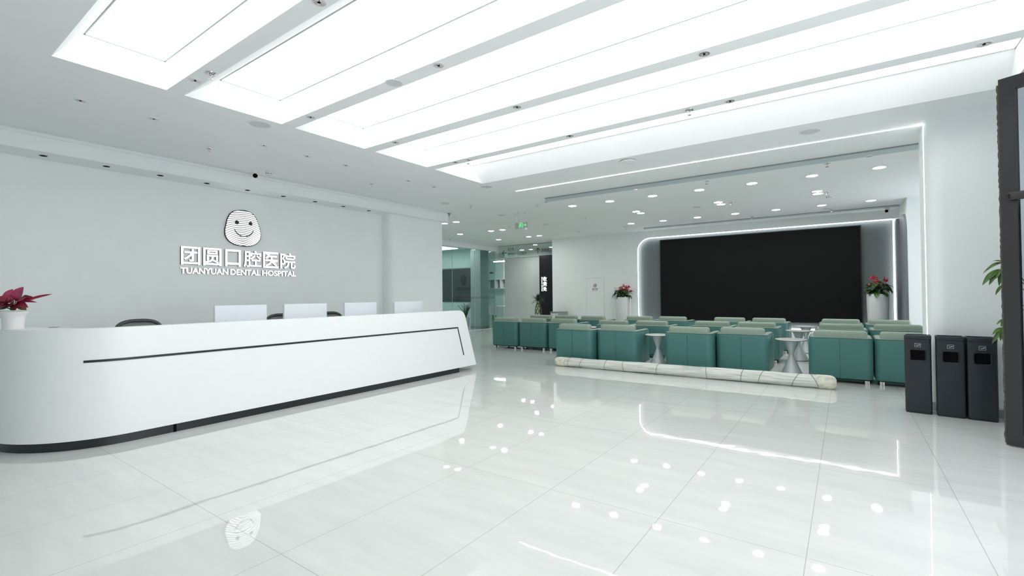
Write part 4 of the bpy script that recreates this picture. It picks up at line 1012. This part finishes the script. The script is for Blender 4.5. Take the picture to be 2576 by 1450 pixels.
P2([(fx0, fz0), (fx0 + 0.012, fz0), (fx0 + 0.012, fz1), (fx0, fz1)]); P2([(fx1 - 0.012, fz0), (fx1, fz0), (fx1, fz1), (fx1 - 0.012, fz1)]); P2([(fx0, fz1 - 0.010), (fx1, fz1 - 0.010), (fx1, fz1), (fx0, fz1)])
pic.tube([(-6.497, y, 3.122), (-6.489, y, 3.122)], 0.009, 10)
for a, b in (((-6.493, 3.11), (-6.498, 3.075)), ((-6.498, 3.075), (-6.475, 3.055)), ((-6.475, 3.055), (-6.47, 3.03)), ((-6.498, 3.075), (-6.515, 3.05)), ((-6.515, 3.05), (-6.53, 3.045)), ((-6.493, 3.105), (-6.47, 3.09)), ((-6.493, 3.105), (-6.52, 3.09))):
    pic.tube([(a[0], y, a[1]), (b[0], y, b[1])], 0.006, 6)
P2([(-6.418, 3.072), (-6.365, 3.072), (-6.365, 3.086), (-6.418, 3.086)]); P2([(-6.375, 3.050), (-6.325, 3.079), (-6.375, 3.108), (-6.368, 3.079)])
part('running_man', pic, M['green_glow'], ex, True, False)

# hanging glass direction sign
gs = thing('glass_direction_sign', 'clear glass panel with black arrows and room names hung at the corridor mouth', 'sign', (-10.4, 15.70, 2.9))
part('pane', MB().box(-11.80, -8.80, 15.695, 15.705, 2.90, CZ - 0.012), M['glass_clear'], gs, True, False)
part('top_channel', MB().box(-11.80, -8.80, 15.685, 15.715, CZ - 0.014, CZ), M['alu'], gs, True, False)
part('joint', MB().box(-10.82, -10.815, 15.692, 15.708, 2.90, CZ - 0.012), M['alu'], gs, True, False)
FS = lambda x, z: face_ny(x, 15.693, z)
for zh, en, x0, z0, w_ in (('会诊室', 'CONFERENCE ROOM', -11.33, 3.195, 0.32), ('接待室', 'RECEPTION ROOM', -11.33, 2.985, 0.32), ('卫生间', 'RESTROOM', -10.745, 2.995, 0.33), ('收费处', 'BILLING OFFICE', -9.70, 3.065, 0.34)):
    place_text('lettering', zh, FS(x0, z0), w_, 0.105, 0.001, M['print'], gs)
    place_text('lettering', en, FS(x0, z0 - 0.038), w_ * (1.25 if len(en) > 9 else 0.8), 0.022, 0.001, M['print'], gs)
ar = MB(); am = Matrix(((1, 0, 0, 0), (0, 0, -1, 15.694), (0, 1, 0, 0), (0, 0, 0, 1)))
def seg(p, q, w_):
    (a, b), (c_, d_) = p, q; dx, dz = c_ - a, d_ - b; l = math.hypot(dx, dz); nx, nz = -dz / l * w_ / 2, dx / l * w_ / 2
    ar.prism([(a + nx, b + nz), (a - nx, b - nz), (c_ - nx, d_ - nz), (c_ + nx, d_ + nz)], 0.001, am)
seg((-11.60, 3.10), (-11.385, 3.10), 0.020); seg((-11.605, 3.10), (-11.51, 3.20), 0.020); seg((-11.605, 3.10), (-11.51, 3.00), 0.020)
part('arrow', ar, M['print'], gs, True, False); ar = MB()
seg((-9.86, 2.98), (-9.86, 3.20), 0.024); seg((-9.86, 3.205), (-9.96, 3.10), 0.022); seg((-9.86, 3.205), (-9.76, 3.10), 0.022)
part('arrow', ar, M['print'], gs, True, False)

# black column sign in the corridor
cs = thing('column_sign', 'black column with lit white vertical lettering at the corridor mouth', 'sign', (-11.1, 18.0, 0))
part('column', MB().box(-11.36, -10.0, FY - 0.42, FY - 0.002, 0, 3.14), M['black'], cs, True, False)
for i, ch in enumerate('收费处'): place_text('lit_character', ch, face_ny(-11.17, FY - 0.425, 1.97 - 0.225 * i), 0.205, 0.20, 0.012, M['letters'], cs, 0.012)
me = text_mesh('BILLING OFFICE', 0.64, 0.045, 0.01, M['letters'], 0.015); me.transform(face_ny(0, FY - 0.425, 0) @ Matrix.Translation((-11.245, 2.16, 0)) @ Matrix.Rotation(-PI / 2, 4, 'Z')); me.transform(Matrix.Translation(-root_of(cs))); link('lit_lettering', me, cs)

# ------------------------------------------------------------------ glass partition on the left and the rooms behind it
gp = thing('glass_partition', 'green-tinted frameless glass wall beyond the end of the reception wall', 'partition', (GX, 12.0, 0))
yj = [8.46, 11.45, 12.90, 14.20, 15.52]
for a, b in zip(yj[:-1], yj[1:]):
    pn = part('glass_pane', MB().box(GX - 0.006, GX + 0.006, a + 0.004, b - 0.004, 0.006, 3.175), M['glass'], gp, True, False)
    part('edge', MB().box(GX - 0.007, GX + 0.007, b - 0.006, b + 0.001, 0.006, 3.175), M['glass_edge'], pn, True, False)
stk = MB(); y = 12.0
while y < 15.45:
    z = 1.235
    for a, b, c_, d_ in ((0, 0.012, 0.02, 0.075), (0.063, 0.075, 0.02, 0.075), (0, 0.075, 0.0, 0.014)): stk.box(GX + 0.007, GX + 0.009, y + a, y + b, z + c_, z + d_)
    y += 0.128
part('safety_decal_band', stk, M['chair_frame'], gp, True, False)
gr = thing('glass_partition', 'second glass wall with patch-fitted door deep behind the first one', 'partition', (-14.5, 18.5, 0))
for a, b in ((-17.4, -15.4), (-15.4, -14.45), (-14.45, -13.64)):
    part('glass_pane', MB().box(a + 0.004, b - 0.004, 18.494, 18.506, 0.006, 3.15), M['glass_clear'], gr, True, False)
for x in (-15.4, -14.45):
    part('patch_fitting', MB().box(x - 0.02, x + 0.20, 18.47, 18.53, 2.42, 2.50), M['alu'], gr, True, False)
    part('edge', MB().box(x - 0.006, x + 0.006, 18.49, 18.51, 0.006, 3.15), M['glass_edge'], gr, True, False)
part('door_handle', MB().tube([(-14.55, 18.44, 0.85), (-14.55, 18.44, 1.35)], 0.016, 8), M['alu'], gr, True)
ws = thing('wall_screen', 'dark wall panel with faint face mark and lettering behind the glass partition', 'screen', (-13.9, 15.6, 0.5))
part('panel', MB().box(-15.6, -13.03, 15.57, 15.598, 1.08, 2.53), M['panel_dark'], ws, True, False)
part('frame', MB().box(-13.03, -12.80, 15.55, 15.598, 1.08, 2.57).box(-15.6, -13.03, 15.55, 15.598, 2.53, 2.57), M['alu'], ws, True, False)
mk = [( -13.64 + 0.17 * math.cos(2 * PI * k / 32) * (1 + 0.08 * math.sin(2 * PI * k / 32)), 2.02 + 0.235 * math.sin(2 * PI * k / 32)) for k in range(32)]
fm = part('face_mark', MB().prism(mk, 0.004, Matrix(((1, 0, 0, 0), (0, 0, -1, 15.569), (0, 1, 0, 0), (0, 0, 0, 1)))), M['print_d'], ws, True, False)
f2 = MB()
for sx in (-0.055, 0.055): f2.tube([(-13.64 + sx, 15.563, 2.10), (-13.64 + sx, 15.563, 2.103)], 0.018, 8)
f2.tube([(-13.64 + 0.085 * math.sin(a), 15.563, 2.0 - 0.085 * math.cos(a)) for a in [-1.2 + 2.4 * k / 12 for k in range(13)]], 0.007, 5)
part('face_features', f2, M['black'], fm, True)
place_text('lettering', '3D数字化中心', face_ny(-14.10, 15.568, 1.56), 0.90, 0.175, 0.003, M['black'], ws, 0.015)
place_text('lettering', '3D DIGITAL CENTER', face_ny(-14.10, 15.568, 1.46), 0.90, 0.05, 0.003, M['black'], ws)
ol_ = thing('room_light_panel', 'bright ceiling light panel inside the room behind the glass partition', 'ceiling light', (-14.6, 13.2, CZ))
part('diffuser', MB().rbox(-15.6, -13.35, 11.2, 14.9, CZ - 0.06, CZ - 0.02, 0.01, 1), M['panel'], ol_, True)
part('frame', MB().box(-15.65, -13.30, 11.15, 14.95, CZ - 0.03, CZ), M['trim'], ol_, True, False)
ll = thing('linear_ceiling_light', 'thin bright line light in the far room behind the glass', 'ceiling light', (-14.4, 20.3, 3.2))
part('tube', MB().box(-15.6, -13.72, 20.28, 20.34, 3.15, 3.19), M['lamp'], ll, True, False)
part('housing', MB().box(-15.62, -13.70, 20.27, 20.35, 3.19, CZ), M['trim'], ll, True, False)
sh = thing('wall_shelf', 'white box shelf on the wall of the far room behind the glass', 'shelf', (-16.0, 21.7, 1.9))
s_ = MB()
for x in (-17.2, -16.6, -16.2, -15.6, -15.0): s_.box(x, x + 0.025, 21.65, 22.0, 1.75, 2.25)
s_.box(-17.2, -14.975, 21.65, 22.0, 1.725, 1.75).box(-17.2, -14.975, 21.65, 22.0, 2.25, 2.275)
part('carcass', s_, M['trim'], sh, True, False)
part('back_panel', MB().box(-17.2, -14.975, 21.98, 21.999, 1.75, 2.25), M['grey2'], sh, True, False)
dk = thing('desk', 'white desk in the far room behind the glass partition', 'desk', (-15.6, 20.8, 0))
part('desktop', MB().rbox(-16.4, -14.7, 20.4, 21.2, 0.73, 0.76, 0.005, 1), M['trim'], dk, True)
for x in (-16.35, -14.8):
    for y in (20.45, 21.1): part('leg', MB().box(x, x + 0.05, y, y + 0.05, 0, 0.73), M['chair_frame'], dk, True, False)
vc = thing('visitor_chair', 'grey-green moulded chair on thin metal legs seen through the glass', 'chair', (-13.75, 17.75, 0), 0.6)
bk_ = MB(); rows = []
for i in range(9):
    z = 0.44 + 0.42 * i / 8; wv = 0.25 - 0.03 * (i / 8) ** 3; rows.append([(wv * math.sin(a), 0.18 + 0.05 * math.cos(a) + 0.05 * i / 8, z) for a in [-1.3 + 2.6 * k / 10 for k in range(11)]])
bk_.grid(rows).grid([[(x * 0.95, y - 0.015, z) for x, y, z in rw] for rw in rows]); part('backrest', bk_, M['table_base'], vc)
part('seat', MB().rbox(-0.23, 0.23, -0.25, 0.22, 0.42, 0.46, 0.018, 2), M['table_base'], vc)
for sx in (-1, 1):
    for sy in (-1, 1): part('leg', MB().tube([(sx * 0.16, sy * 0.15, 0.42), (sx * 0.24, sy * 0.23, 0)], 0.012, 8), M['chair_frame'], vc)
